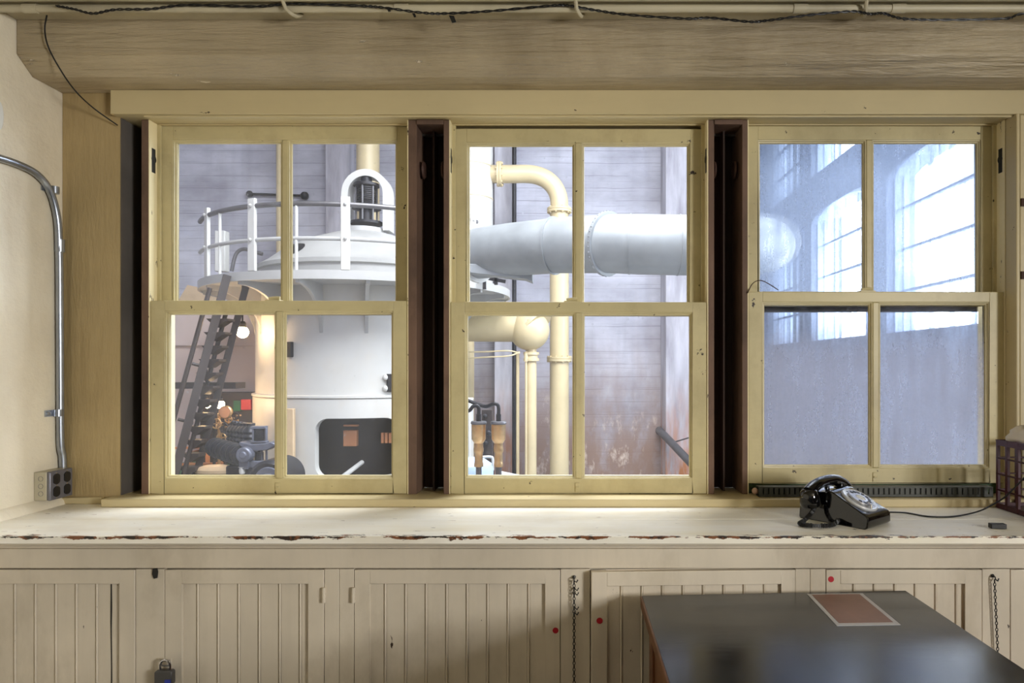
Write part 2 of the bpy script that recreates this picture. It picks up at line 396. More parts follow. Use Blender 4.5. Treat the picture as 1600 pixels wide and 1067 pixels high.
# right wall with a window behind the camera's right shoulder
struct('wall_right', MB().box(XR, XR+.12, YB, -1.62, 0, 2.6).box(XR, XR+.12, -.38, 2.5, 0, 2.6)
       .box(XR, XR+.12, -1.62, -.38, 0, 1.05).box(XR, XR+.12, -1.62, -.38, 2.2, 2.6), M['room'])
struct('wall_back', MB().box(XL, -1.75, YB-.12, YB, 0, 2.6).box(.75, XR, YB-.12, YB, 0, 2.6)
       .box(-1.75, .75, YB-.12, YB, 0, 1.1).box(-1.75, .75, YB-.12, YB, 2.25, 2.6), M['room'])
struct('floor', MB().box(XL-.1, XR+.1, YB-.1, 2.5, -.12, 0), M['floorwood'])
struct('ceiling', MB().box(XL-.1, XR+.1, YB-.1, 2.5, CEIL, CEIL+.12), M['cornice'])
PX0 = -1.452
struct('wall_window', MB().box(XL, PX0, YW, 2.40, 0, 2.6).box(1.446, XR, YW, 2.40, 0, 2.6)
       .box(PX0, 1.446, YW, 2.40, 0, .955).box(PX0, 1.446, YW, 2.40, 2.215, 2.6), M['pier'], bev=.003)
struct('trim_1', MB().prism([(2.034,2.4375),(2.034,2.33),(2.095,2.2865),(2.2205,2.2865),(2.2205,2.4375)], (XL,0,0), (0,1,0), (0,0,1), (XR-XL,0,0)), M['beam'], bev=.004)
struct('trim_2', MB().box(X(172,2.19), XR, 2.19, YW+.001, 2.209, 2.2865), M['casing'], bev=.002)
# head lining with a small bead
struct('trim_3', MB().box(PX0, 1.44, 2.1905, 2.39, 2.2085, 2.2155).box(PX0+.09, 1.44, 2.2, 2.213, 2.2025, 2.2085)
       .box(PX0+.09, 1.44, 2.278, 2.289, 2.2045, 2.2085), M['casing'], bev=.0015)
struct('gap_light_block', MB().box(PX0+.09, 1.44, 2.330, 2.340, 2.185, 2.2085), M['tar'])  # dark strip added behind the sash gap to block hall light
# window stool
struct('trim_4', MB().box(X(157,2.155), XR, 2.155, 2.25, SILL, .980).box(PX0, 1.5, 2.25, 2.40, SILL, .978), M['casing'], bev=.003)
struct('trim_5', MB().box(XL, X(157,2.2), 2.203, 2.2205, SILL, .976), M['casing'], bev=.003)
struct('baseboard_left', MB().prism([(XL,SILL),(XL+.022,SILL),(XL+.019,SILL+.012),(XL+.006,SILL+.026),(XL,SILL+.03)], (0,1.2,0), (1,0,0), (0,0,1), (0,1.003,0)), M['plaster'])
# casing to the right of the third window
struct('trim_6', MB().box(1.440, 1.452, 2.185, 2.24, .980, 2.209).box(1.458, 2.2, 2.195, YW+.001, .980, 2.209), M['casing'], bev=.003)
# cornice bead at the ceiling above the beam
struct('trim_7', MB().box(XL, XR, 1.99, 2.034, CEIL-.006, CEIL+.001), M['cornice'], bev=.002)
struct('trim_8', MB().box(XL, XR, 1.80, 1.925, CEIL-.010, CEIL+.001), M['cornice'], bev=.002)

# ------------------------------------------------------------------ mullion pockets (open sash-weight boxes)
def board_pair(name, xa0, xa1, xb0, xb1):
    t = bpy.data.objects.new(name, None); COL.objects.link(t); t['kind'] = 'structure'; t.location = ((xa0+xb1)/2, 2.3, .98)
    if xa0 is not None:
        obj('side_board', MB().box(xa0, xa1, 2.24, 2.385, .98, 2.2085), M['brown'], t, bev=.0015)
    obj('side_board', MB().box(xb0, xb1, 2.24, 2.385, .98, 2.2085), M['brown'], t, bev=.0015)
    obj('back_board', MB().box(xa1, xb0, 2.37, 2.385, .98, 2.2085), M['pocket'], t)
    obj('top_board', MB().box(xa1, xb0, 2.236, 2.37, 2.192, 2.2085), M['brown'], t, bev=.0015)
    for xx in (xa1, xb0):
        s_ = 1 if xx == xa1 else -1
        pl = obj('pulley', MB().lathe([(.004,-.012),(.026,-.012),(.030,-.006),(.022,0),(.030,.006),(.026,.012),(.004,.012)], (xx+s_*.004, 2.30, 2.06), (1,0,0), 20), M['rust'], t)
    obj('weight_guide', MB().box((xa1+xb0)/2-.003, (xa1+xb0)/2+.003, 2.30, 2.37, .98, 2.192), M['pocket'], t)
    return t
board_pair('trim_9', -.5205, -.4915, -.4030, -.3835)
board_pair('trim_10', .4640, .4850, .5765, .5945)
t = bpy.data.objects.new('trim_11', None); COL.objects.link(t); t['kind'] = 'structure'; t.location = (-1.42, 2.3, .98)
obj('side_board', MB().box(-1.3945, -1.3695, 2.24, 2.385, .98, 2.2085), M['brown'], t, bev=.0015)
obj('back_board', MB().box(PX0, -1.3945, 2.37, 2.385, .98, 2.2085), M['pocket'], t)
obj('pocket_side', MB().box(PX0-.0005, PX0+.002, 2.224, 2.37, .98, 2.2085), M['tar'], t)
obj('pulley', MB().lathe([(.004,-.012),(.026,-.012),(.030,-.006),(.022,0),(.030,.006),(.026,.012),(.004,.012)], (-1.3985, 2.30, 2.06), (1,0,0), 20), M['rust'], t)

# ------------------------------------------------------------------ windows
def sash(parent, name, x0, x1, z0, z1, y0, y1, st, top, bot, gm, parts=True):
    xm = (x0+x1)/2; yg = (y0+y1)/2; mu = .0105
    fr = obj(name, MB().box(x0, x0+st, y0, y1, z0, z1).box(x1-st, x1, y0, y1, z0, z1)
        .box(x0+st, x1-st, y0, y1, z1-top, z1).box(x0+st, x1-st, y0, y1, z0, z0+bot), M['sash'], parent, bev=.0018)
    # sticking: sloped moulding round each pane
    for a, b in ((x0+st, xm-mu), (xm+mu, x1-st)):
        mb = MB(); zt, zb = z1-top, z0+bot; k = .010; ya, yb = y0+.003, yg-.003
        def loop(yy, q): return [(a+q,yy,zb+q),(b-q,yy,zb+q),(b-q,yy,zt-q),(a+q,yy,zt-q)]
        prof = [(ya, 0), (ya+.001,.003), (ya+.006,.0045), (ya+.007,.0075), (yb,.010), (yb, 0)]
        vs_ = []; fs_ = []
        for yy, q in prof: vs_ += loop(yy, q)
        for i in range(len(prof)-1):
            for j in range(4): fs_.append((i*4+j, i*4+(j+1) % 4, (i+1)*4+(j+1) % 4, (i+1)*4+j))
        mb.add(vs_, fs_)
        obj('glazing_moulding', mb, M['sash'], fr)
        obj('glass_pane', MB().box(a, b, yg-.001, yg+.001, zb, zt), gm, fr)
    obj('muntin', MB().box(xm-mu, xm+mu, y0+.001, y1-.001, z0+bot, z1-top), M['sash'], fr, bev=.003)
    return fr
def window(idx, x0, x1, zlo, zmeet, ztop, gu, gl_, up_glass_top):
    t = bpy.data.objects.new('window_%d' % idx, None); COL.objects.link(t); t['kind'] = 'structure'; t.location = ((x0+x1)/2, 2.27, .98)
    lo = sash(t, 'lower_sash', x0, x1, zlo, zmeet, 2.243, 2.280, .046, .034, .050, gl_)
    up = sash(t, 'upper_sash', x0+.001, x1-.001, zmeet-.040, ztop, 2.2915, 2.3285, .044, .046, .034, gu)
    # jamb linings (cream, window side of the pulley boards), parting beads and pulleys
    for s_, xx in ((1, x0-.0015), (-1, x1+.0015)):
        obj('jamb', MB().box(xx-s_*.0025, xx+s_*.0005, 2.2395, 2.386, .981, 2.208), M['jamb'], t)
        obj('parting_bead', MB().box(xx, xx+s_*.012, 2.2815, 2.2905, zmeet+.0, 2.2085), M['sash'], t, bev=.001)
        obj('pulley', MB().lathe([(.0,-.001),(.011,-.001),(.013,.001),(.0,.0015)], (xx+s_*.0012, 2.262, 2.085), (s_,0,0), 16).box(xx-.0002*s_, xx+.0008*s_, 2.252, 2.272, 2.04, 2.12), M['black'], t)
    # sash lift in the middle of the bottom rail
    xm = (x0+x1)/2
    obj('sash_lift', MB().box(xm-.012, xm+.004, 2.2405, 2.2435, zlo+.006, zlo+.036).box(xm-.010, xm+.002, 2.237, 2.2405, zlo+.018, zlo+.024), M['sash'], lo, bev=.0015)
    obj('sash_lock', MB().box(xm-.048, xm+.0, 2.247, 2.277, zmeet, zmeet+.005).tube([(xm-.040,2.262,zmeet+.009),(xm-.018,2.262,zmeet+.012),(xm-.004,2.262,zmeet+.011)], .0055, 8), M['sash'], lo)
    return t
W1 = window(1, -1.3665, -.5225, .981, 1.6144, 2.2055, M['glass'], M['glass'], 0)
W2 = window(2, -.3805, .4610, .981, 1.6102, 2.196, M['glass'], M['glass'], 0)
W3 = window(3, .5985, 1.4365, 1.0155, 1.6440, 2.2055, M['haze_glass'], M['frost_glass'], 0)
obj('sill_rail', MB().box(.600, 1.4365, 2.262, 2.30, .980, 1.015), M['green'], W3, bev=.002)

# window on the right wall; the rear one is added for the fill lamp
def plain_window(name, mbf):
    o = struct(name, mbf, M['casing']); return o
plain_window('window_4', MB().box(XR+.02, XR+.06, -1.62, -1.57, 1.05, 2.2).box(XR+.02, XR+.06, -.43, -.38, 1.05, 2.2).box(XR+.02, XR+.06, -1.57, -.43, 1.05, 1.10)
             .box(XR+.02, XR+.06, -1.57, -.43, 2.15, 2.2).box(XR+.025, XR+.055, -1.57, -.43, 1.61, 1.64).box(XR+.025, XR+.055, -1.01, -.99, 1.10, 2.15))
plain_window('window_5', MB().box(-1.75, -1.70, YB-.06, YB-.02, 1.1, 2.25).box(.70, .75, YB-.06, YB-.02, 1.1, 2.25).box(-1.7, .7, YB-.06, YB-.02, 1.1, 1.15)
             .box(-1.7, .7, YB-.06, YB-.02, 2.2, 2.25).box(-.52, -.48, YB-.06, YB-.02, 1.15, 2.2))

# ------------------------------------------------------------------ worktop (deep sill) and cabinets
wt = thing('worktop', 'long cream painted sill-deep worktop with a chipped front edge, under the three windows', 'worktop', (.5, 2.0, .93))
obj('sill_board', MB().box(XL+.001, XR-.001, 1.787, 1.9875, .9345, SILL), M['sill'], wt, bev=.0015)
obj('sill_board', MB().box(XL+.001, XR-.001, 1.9883, 2.2195, .9345, SILL), M['sill'], wt, bev=.0015)
obj('nose_moulding', MB().prism([(1.790,.9345),(1.793,.9285),(1.799,.9255),(1.800,.921),(1.806,.917),(1.83,.917),(1.83,.9345)], (XL+.001,0,0), (0,1,0), (0,0,1), (XR-XL-.002,0,0)), M['cab'], wt)
obj('apron', MB().box(XL+.001, XR-.001, 1.806, 1.83, .8655, .917), M['cab'], wt, bev=.001)

YF = 1.810
def dx(px): return X(px, YF)
ZT = .8622
def beadboard(mb, x0, x1, z0, z1, y):
    # boards with a groove and a raised round bead every 54 mm
    pts = [(x0, 0)]; x = x0+.054*.72
    while x < x1-.012:
        pts += [(x-.0046, 0), (x-.0040, .002), (x-.0030, .0), (x-.0022,-.0020), (x-.0010,-.0031), (x+.0004,-.0033), (x+.0018,-.0024), (x+.0026,-.0006), (x+.0030, .002), (x+.0038, 0)]
        x += .0545
    pts.append((x1, 0))
    mb.strip(pts, (0, y, z0), (1,0,0), (0,1,0), (0,0,z1-z0))
    mb.box(x0, x1, y+.004, y+.010, z0, z1)
def door(parent, p0, p1, q0, q1, label=None, swing=0.0, hinge='right'):
    x0, x1, a, b = dx(p0)+.0015, dx(p1)-.0015, dx(q0), dx(q1)
    y0, y1 = YF-.001, YF+.019; z0, z1, zp = .12, ZT-.002, .8230
    mb = MB().box(x0, a, y0, y1, z0, z1).box(b, x1, y0, y1, z0, z1).box(a, b, y0, y1, zp, z1).box(a, b, y0, y1, z0, .17)
    d = obj('door', mb, M['cab'], parent, bev=.0012, label=label)
    pm = MB(); beadboard(pm, a, b, .17, zp, y0+.009)
    p = obj('door_panel', pm, M['cab'], d, ang=20)
    if swing:
        hx = x1 if hinge == 'right' else x0
        R = Matrix.Translation((hx, y1, 0)) @ Matrix.Rotation(swing, 4, 'Z') @ Matrix.Translation((-hx, -y1, 0))
        off = rootloc(parent); T = Matrix.Translation(-off) @ R @ Matrix.Translation(off)
        d.data.transform(T); p.data.transform(T)
    return d
def hinge(parent_door, px, side):
    x = dx(px)
    mb = MB().tube([(x, YF-.006, .775), (x, YF-.006, .815)], .0042, 10)
    for z in (.7795, .8045, .792): mb.tube([(x, YF-.006, z-.004), (x, YF-.006, z+.004)], .0048, 10)
    mb.box(x-.005, x+.005, YF-.004, YF-.0005, .776, .814)
    obj('hinge', mb, M['cab'], parent_door)
def cabinet(label, pa, pb, stiles, doors):
    xa, xb = (XL+.002 if pa is None else dx(pa)), (XR-.002 if pb is None else dx(pb))
    t = thing('cabinet', label, 'cabinet', ((xa+xb)/2, 2.0, 0))
    mb = MB().box(xa+.001, xb-.001, 2.19, 2.2, .0, .915)
    for s0, s1 in stiles: mb.box(max(xa+.0005, dx(s0)) if s0 is not None else xa+.0005, min(xb-.0005, dx(s1)) if s1 is not None else xb-.0005, YF, YF+.02, .0, ZT)
    mb.box(xa+.001, xb-.001, YF+.0205, YF+.03, .0, .8650)
    mb.box(xa+.001, xb-.001, YF, YF+.02, .0, .118)
    mb.box(xa+.001, xa+.015, YF+.03, 2.19, .0, .915).box(xb-.015, xb-.001, YF+.03, 2.19, .0, .915)
    obj('carcass', mb, M['cab'], t, bev=.001)
    return t
c1 = cabinet('beige beadboard cupboard at the left wall, padlocked between its two doors', None, 530, [(None,-60),(212,257),(507,None)], 0)
d1 = door(c1, -60, 212, -35, 187); d2 = door(c1, 257, 507, 284, 482); hinge(d2, 507, 1)
c2 = cabinet('beige beadboard cupboard in the middle, with a dark chain between its doors', 530, 1266, [(None,553),(876,922),(1243,None)], 0)
d3 = door(c2, 553, 876, 578, 852); hinge(d3, 553, -1)
d4 = door(c2, 922, 1243, 947, 1220, label='door standing slightly ajar', swing=.040)
c3 = cabinet('beige beadboard cupboard on the right behind the desk, red sticker on its door', 1266, None, [(None,1290),(1535,1578),(1830,None)], 0)
d5 = door(c3, 1290, 1535, 1313, 1508); d6 = door(c3, 1578, 1830, 1603, 1805)

ck_ = dx(171)
obj('crack', MB().prism([(-.0016,0),(.0012,0),(.0020,-.06),(.0008,-.12),(.0022,-.24),(.0014,-.40),(-.0012,-.40),(-.0004,-.22),(-.0022,-.10)], (ck_, YF+.0070, .820), (1,0,0), (0,0,1), (0,.0015,0)), M['black'], d1, label='dark crack between two boards')
# stickers
for px, py, lab in ((1298.5,905,'red round sticker on the right cupboard, above the desk corner'),
                    (868,985,'red round sticker left of the middle chain, in shade'),
                    (937,970,'red round sticker right of the middle chain, on the ajar door')):
    yy = YF-.0012 if px != 937 else YF-.0245
    p = at(px, py, yy)
    o = obj('sticker', MB().lathe([(0,.0004),(.0078,.0004),(.0082,-.0012),(0,-.0012)], (p.x, yy, p.z), (0,-1,0), 20), M['red'])
    tag(o, lab, 'sticker', 'red stickers on the cupboards')

# padlock
pl = thing('padlock', 'steel padlock with a shiny shackle, hanging on the left cupboard', 'padlock', at(257, 1055, 1.79))
c = at(258, 1052, 1.79)
obj('lock_body', MB().prism([(-.021,-.032),(.021,-.032),(.023,-.028),(.023,.002),(.019,.006),(-.019,.006),(-.023,.002),(-.023,-.028)], c+Vector((0,-.010,.004)), (1,0,0), (0,0,1), (0,.018,0)), M['lockbody'], pl, bev=.002)
sh = [c+Vector((-.013,0,.008)), c+Vector((-.013,0,.020))]+[c+Vector((-.013*math.cos(a),0,.022+.013*math.sin(a))) for a in [PI*i/8 for i in range(9)]]+[c+Vector((.013,0,.008))]
obj('shackle', MB().tube(sh, .0033, 10), M['chrome'], pl)
obj('badge', MB().box(c.x+.005, c.x+.020, c.y-.0112, c.y-.0098, c.z-.024, c.z-.012), M['blue'], pl)
hp = thing('hasp', 'small steel hasp and staple behind the padlock', 'hasp', at(257, 1035, 1.805))
obj('staple', MB().tube([at(252,1032,1.809), at(252,1032,1.792), at(252,1040,1.786), at(264,1040,1.786), at(264,1032,1.792), at(264,1032,1.809)], .0022, 8), M['lockbody'], hp)
obj('plate', MB().box(dx(247), dx(269), YF-.003, YF-.001, Z(1044,YF), Z(1028,YF)), M['cab'], hp, bev=.001)
ke = obj('keyhole_plate', MB().prism([(-.006,.012),(.004,.014),(.007,.004),(.005,-.012),(-.003,-.014),(-.008,-.002)], at(242,896,YF-.0035), (1,0,0),(0,0,1),(0,.004,0)), M['black'])
tag(ke, 'small black keyhole plate between the two left cupboard doors', 'keyhole')

# chains
def chain(label, px, py0, py1, lean=0.0):
    top = at(px, py0, YF-.010); n = int(abs(Z(py1,YF)-top.z)/.0085)
    t = thing('chain', label, 'chain', top, group=None)
    mb = MB()
    for i in range(n):
        c = top+Vector((lean*i*.0085, 0, -.012-i*.0085)); L = .0042; r = .0030
        flat = i % 2
        pts = []
        for k in range(10):
            a = 2*PI*k/10
            u, vv = r*math.cos(a), L*math.sin(a)*1.15
            pts.append(c+(Vector((u,0,vv)) if flat else Vector((u*.35,u,vv))))
        mb.tube(pts, .00115, 5, closed=True)
    obj('links', mb, M['black'], t)
    obj('hook', MB().tube([top+Vector((0,.011,0)), top+Vector((0,-.002,0)), top+Vector((0,-.004,-.006)), top+Vector((.006,-.004,-.010)), top+Vector((.010,-.002,-.004))], .0018, 7)
        .ball(top+Vector((0,.008,0)), .005, 8), M['black'], t)
    return t
ch = chain('black hanging chain on the stile between the middle cupboard doors', 897, 903, 1067+40)
for dz in (.028, .040, .078, .092):
    obj('chain_hook', MB().tube([Vector((ch.location.x+.002,YF-.001,ch.location.z-dz)), Vector((ch.location.x+.002,YF-.010,ch.location.z-dz)), Vector((ch.location.x+.008,YF-.014,ch.location.z-dz-.004)), Vector((ch.location.x+.012,YF-.012,ch.location.z-dz+.003))], .0016, 6), M['black'], ch)
chain('black hanging chain on the right cupboard, beside the desk', 1554, 901, 1022, lean=.045)

# ------------------------------------------------------------------ desk
DZ = .812
dk = thing('desk', 'desk with black linoleum top and brown wooden edge, standing in front of the cupboards', 'desk', (.54, 1.1, 0))
TL, TR = (.190, 1.7525), (.8900, 1.7920)
outer = [TL, TR, (.888, .42), (.186, .42)]
obj('top_edge', MB().prism(outer, (0,0,DZ-.032), (1,0,0), (0,1,0), (0,0,.0300)), M['deskwood'], dk, bev=.003)
inn = [(TL[0]+.004, TL[1]-.003), (TR[0]-.002, TR[1]-.003), (.886, .424), (.190, .424)]
obj('top_surface', MB().prism(inn, (0,0,DZ-.0022), (1,0,0), (0,1,0), (0,0,.0022)), M['lino'], dk)
obj('side_panel', MB().box(.215, .235, .50, 1.70, .10, DZ-.032), M['deskwood'], dk, bev=.002)
obj('side_panel', MB().box(.845, .865, .50, 1.70, .10, DZ-.032), M['deskwood'], dk, bev=.002)
obj('modesty_panel', MB().box(.235, .845, 1.66, 1.68, .25, DZ-.032), M['deskwood'], dk, bev=.002)
for xx in (.207, .825):
    for yy in (.48, 1.665):
        obj('leg', MB().box(xx, xx+.045, yy, yy+.045, 0, DZ-.032), M['deskwood'], dk, bev=.003)
cd = thing('framed_sheet', 'copper coloured sheet with a pale border lying on the black desk top', 'sheet', (.69, 1.65, DZ))
obj('border', MB().prism([(.6120,1.545),(.7590,1.551),(.7650,1.764),(.6200,1.760)], (0,0,DZ), (1,0,0), (0,1,0), (0,0,.0012)), M['sheetborder'], cd)
obj('sheet', MB().prism([(.6225,1.560),(.7490,1.565),(.7540,1.757),(.6300,1.753)], (0,0,DZ+.0012), (1,0,0), (0,1,0), (0,0,.0006)), M['copper'], cd)

# ------------------------------------------------------------------ left wall: conduit, outlet box
def onl(px, py, off=.014):
    Xp = XL+off; Y = Xp*F/(px-CX); return Vector((Xp, Y, Z(py, Y)))
def smooth_path(pts, n=8):
    pts = [Vector(p) for p in pts]; out = []
    P = [pts[0]*2-pts[1]]+pts+[pts[-1]*2-pts[-2]]
    for i in range(1, len(P)-2):
        for k in range(n):
            u = k/n; a, b, c_, d = P[i-1], P[i], P[i+1], P[i+2]
            out.append(.5*((2*b)+(c_-a)*u+(2*a-5*b+4*c_-d)*u*u+(3*b-a-3*c_+d)*u**3))
    out.append(pts[-1]); return out
cn = thing('conduit', 'grey steel electrical conduit bending down the left wall to the outlet box', 'conduit', onl(95, 500))
path = smooth_path([onl(-160,205), onl(-70,227), onl(0,247), onl(34,259), onl(56,271), onl(72,288), onl(83,312), onl(90,345), onl(92,380), onl(93,430), onl(93.5,520), onl(94,600), onl(94.5,690), onl(97.5,712), onl(98.5,735)])
obj('pipe', MB().tube(path, .0108, 14), M['steel'], cn)
for px, py in ((88.5,297),(94,645)):
    c = onl(px-3, py); 
    st = MB().tube([c+Vector((0,0,-.011)), c+Vector((0,0,.011))], .0128, 14)
    st.box(XL, XL+.004, c.y-.040, c.y-.004, c.z-.010, c.z+.010).lathe([(0,.008),(.006,.007),(.007,0)], (XL+.003, c.y-.030, c.z), (1,0,0), 10)
    obj('strap', st, M['steel'], cn)
c = onl(93.5, 383); obj('coupling', MB().tube([c+Vector((0,0,-.022)), c+Vector((0,0,.018))], .0138, 14), M['steel'], cn)
c = onl(98.5, 733); obj('connector', MB().tube([c+Vector((0,0,.004)), c+Vector((0,0,-.0095))], .0145, 8), M['steel'], cn)
ob = thing('outlet_box', 'grey steel outlet box with four black sockets in the left corner above the sill', 'outlet', (XL+.03, 2.156, .985))
bx0, bx1, by0, by1, bz0, bz1 = XL+.0005, XL+.052, 2.101, 2.196, .9860, 1.0735
obj('box_body', MB().box(bx0, bx1-.012, by0, by1, bz0, bz1), M['boxside'], ob, bev=.002)
obj('cover_plate', MB().box(bx1-.012, bx1, by0-.001, by1+.001, bz0-.001, bz1+.001), M['boxgrey'], ob, bev=.004)
for yy in (2.126, 2.171):
    for zz in (1.010, 1.049):
        sh_ = [(.0165*math.cos(a), max(-.0135, min(.0135, .0165*math.sin(a)))) for a in [2*PI*k/24 for k in range(24)]]
        r = obj('socket', MB().prism([(b_, a_) for a_, b_ in sh_], (bx1-.001, yy, zz), (0,1,0), (0,0,1), (.003,0,0)), M['black'], ob)
    for zz in (.9915, 1.0295, 1.0675):
        obj('screw', MB().lathe([(0,.0012),(.0022,.0008),(.0026,0)], (bx1, yy, zz), (1,0,0), 10), M['chrome'], ob)
for i, zz in enumerate((1.007, 1.030, 1.053)):
    obj('knockout', MB().tube([(XL+.022+.0072*math.cos(2*PI*k/18), by0-.0002, zz+.0072*math.sin(2*PI*k/18)) for k in range(18)], .0006, 5, closed=True), M['boxgrey'], ob)
wp = obj('wall_plate', MB().prism([(.016*math.cos(a), .042*math.sin(a)) for a in [2*PI*k/28 for k in range(28)]], onl(-4, 180, .0002), (0,1,0), (0,0,1), (.006,0,0)), M['whitecard'], bev=.002)
tag(wp, 'pale oval plate high on the left wall at the photo edge', 'plate')

# ------------------------------------------------------------------ ceiling pipe and wires
cp = thing('ceiling_conduit', 'cream painted conduit running along the ceiling above the beam', 'conduit', (0, 1.955, 2.424))
obj('pipe', MB().tube([(XL+.002,1.955,2.4235),(XR-.01,1.955,2.4235)], .0108, 12), M['cornice'], cp)
for px in (48, 628, 1403, 1250): 
    xx = X(px, 1.955); obj('coupling', MB().tube([(xx-.02,1.955,2.4235),(xx+.02,1.955,2.4235)], .0132, 12), M['cornice'], cp)
for px in (455, 905, 1352):
    xx = X(px, 1.955)
    obj('clip', MB().tube([(xx-.012,1.915,2.4365),(xx-.008,1.935,2.413),(xx,1.955,2.409),(xx+.006,1.975,2.412),(xx+.012,2.005,2.430)], .0055, 8), M['cornice'], cp)
wire = [(88,9),(115,14),(145,21),(180,15),(235,14),(290,8),(400,10),(455,6),(560,9),(600,12),(660,20),(700,21),(770,17),(860,9),(890,9),(930,16),(980,23),(1070,29),(1110,28),(1170,34),(1200,32),(1260,24),(1330,18),(1360,22),(1380,21),(1410,29),(1470,31),(1570,29),(1605,21),(1750,14)]
wy = 1.936
cw = thing('twisted_wire', 'thin black twisted wire draped along the ceiling conduit', 'wire', at(800, 15, wy))
wp_ = smooth_path([at(a, b, wy) for a, b in wire], 14)
for ph in (0, PI):
    obj('strand', MB().tube([p+Vector((0, .0022*math.cos(i*.9+ph), .0022*math.sin(i*.9+ph))) for i, p in enumerate(wp_)], .0019, 6), M['black'], cw)
for (px, py, sz) in ((707,29,.013),(647,23,.007),(607,14,.008),(1413,29,.006)):
    p = at(px, py, wy-.003)
    obj('tape_flag', MB().prism([(-sz*.8,sz*.7),(sz*.3,sz*.6),(sz*.8,-sz*.7),(-.1*sz,-sz*.9)], p, (1,0,0), (0,0,1), (0,.003,0)), M['black'], cw)
hw = obj('loose_wire', MB().tube(smooth_path([at(74,20,2.005), at(70,45,2.02), at(75,72,2.022), at(92,105,2.045), at(116,140,2.09), at(145,168,2.17), at(184,196,2.212)], 8), .0022, 7), M['black'])
tag(hw, 'thin black wire hanging from the ceiling to the dark slot left of the first window', 'wire')
cw3 = obj('cord_stub', MB().tube(smooth_path([at(1168,458,2.236), at(1176,443,2.236), at(1188,438,2.236), at(1202,444,2.237), at(1216,453,2.24)], 8), .0016, 6), M['rust'])
tag(cw3, 'short brown cord looping over the meeting rail of the right window', 'cord')

# ------------------------------------------------------------------ slotted wiring duct under window 3
sd = thing('wiring_duct', 'dark grey slotted wiring duct lying under the right window', 'duct', (1.03, 2.20, .98))
xa, xb = X(1186,2.19), X(1552,2.19)
mb = MB().box(xa, xb, 2.19, 2.194, .980, .9885).box(xa, xb, 2.19, 2.225, 1.0085, 1.0125).box(xa, xb, 2.221, 2.225, .980, 1.0085).box(xa, xb, 2.19, 2.225, .980, .9815)
x = xa
while x < xb: mb.box(x, min(x+.0115, xb), 2.19, 2.194, .988, 1.0088); x += .0168
obj('duct_channel', mb, M['duct'], sd)
kb = obj('putty_lump', MB().ball(at(1180,767,2.225), .011, 12), M['pink']); tag(kb, 'small pinkish lump beside the left end of the slotted duct', 'lump')

# ------------------------------------------------------------------ telephone
ph = thing('telephone', 'black rotary dial telephone on the sill below the right window', 'telephone', (.683, 2.009, SILL), math.radians(-50))
# local frame: +x towards the dial front, +y across
def tbody():
    prof = [(.0,.004),(.004,.0),(.200,.0),(.206,.006),(.207,.030),(.202,.037),(.185,.045),(.110,.083),(.098,.089),(.086,.091),(.080,.086),(.060,.083),(.035,.083),(.020,.088),(.010,.084),(.003,.060),(.0,.030)]
    mb = MB(); W = .140; rows = []
    for k, vv in enumerate((0, .003, .010, .020, .070, .120, .130, .137, .140)):
        e = {0:.006, 1:.002, 2:.0, 3:0, 4:0, 5:0, 6:0, 7:.002, 8:.006}[k]
        row = []
        for u, z in prof:
            inset = .012*min(1, z/.09)
            y = inset+(W-2*inset)*(vv/W)
            cu, cz = .10, .04
            row.append((u+(cu-u)*e*4 if False else u+(.10-u)*e*2, y, z+(.04-z)*e*4 if z > .002 else z))
        rows.append(row)
    n = len(prof); vs_ = [p for r in rows for p in r]; fs_ = []
    for i in range(len(rows)-1):
        for j in range(n): fs_.append((i*n+j, i*n+(j+1) % n, (i+1)*n+(j+1) % n, (i+1)*n+j))
    fs_.append(list(range(n))); fs_.append([(len(rows)-1)*n+j for j in range(n)])
    return mb.add(vs_, fs_)
o = obj('base_body', tbody(), M['bakelite'], ph, local=True, bev=.003, ang=50)
# dial on the sloping front
sl = Vector((.075,0,-.038)).normalized(); nrm = Vector((-sl.z*-1*-1, 0, 0)); nrm = Vector((.038,0,.075)).normalized()
dc = Vector((.148, .070, .0640))+nrm*.0015
dl = obj('dial', MB().lathe([(0,-.004),(.052,-.004),(.052,.002),(.049,.005),(.046,.004),(.044,.0035),(0,.0035)], dc, nrm, 40), M['silver'], ph, local=True)
q = Vector((0,0,1)).rotation_difference(nrm)
wheel = MB().lathe([(.013,.0045),(.034,.0045),(.0345,.0075),(.033,.009),(.014,.009),(.013,.0045)], dc, nrm, 36)
obj('finger_wheel', wheel, M['wheel'], dl, local=True)
for k in range(10):
    a = math.radians(-60+k*28)
    cpos = dc+q @ Vector((.0262*math.cos(a), .0262*math.sin(a), .0088))
    obj('finger_hole', MB().lathe([(0,.0),(.0052,.0),(.0056,.0006),(0,.0007)], cpos, nrm, 14), M['black'], dl, local=True)
obj('center_card', MB().lathe([(0,.0095),(.012,.0095),(.0135,.008),(.0135,.0045)], dc, nrm, 24), M['whitecard'], dl, local=True)
pp = dc+q @ Vector((.033, -.010, .010))
obj('finger_stop', MB().tube([dc+q @ Vector((.046,-.016,.004)), dc+q @ Vector((.040,-.013,.012)), dc+q @ Vector((.026,-.008,.012))], .0018, 7), M['chrome'], dl, local=True)
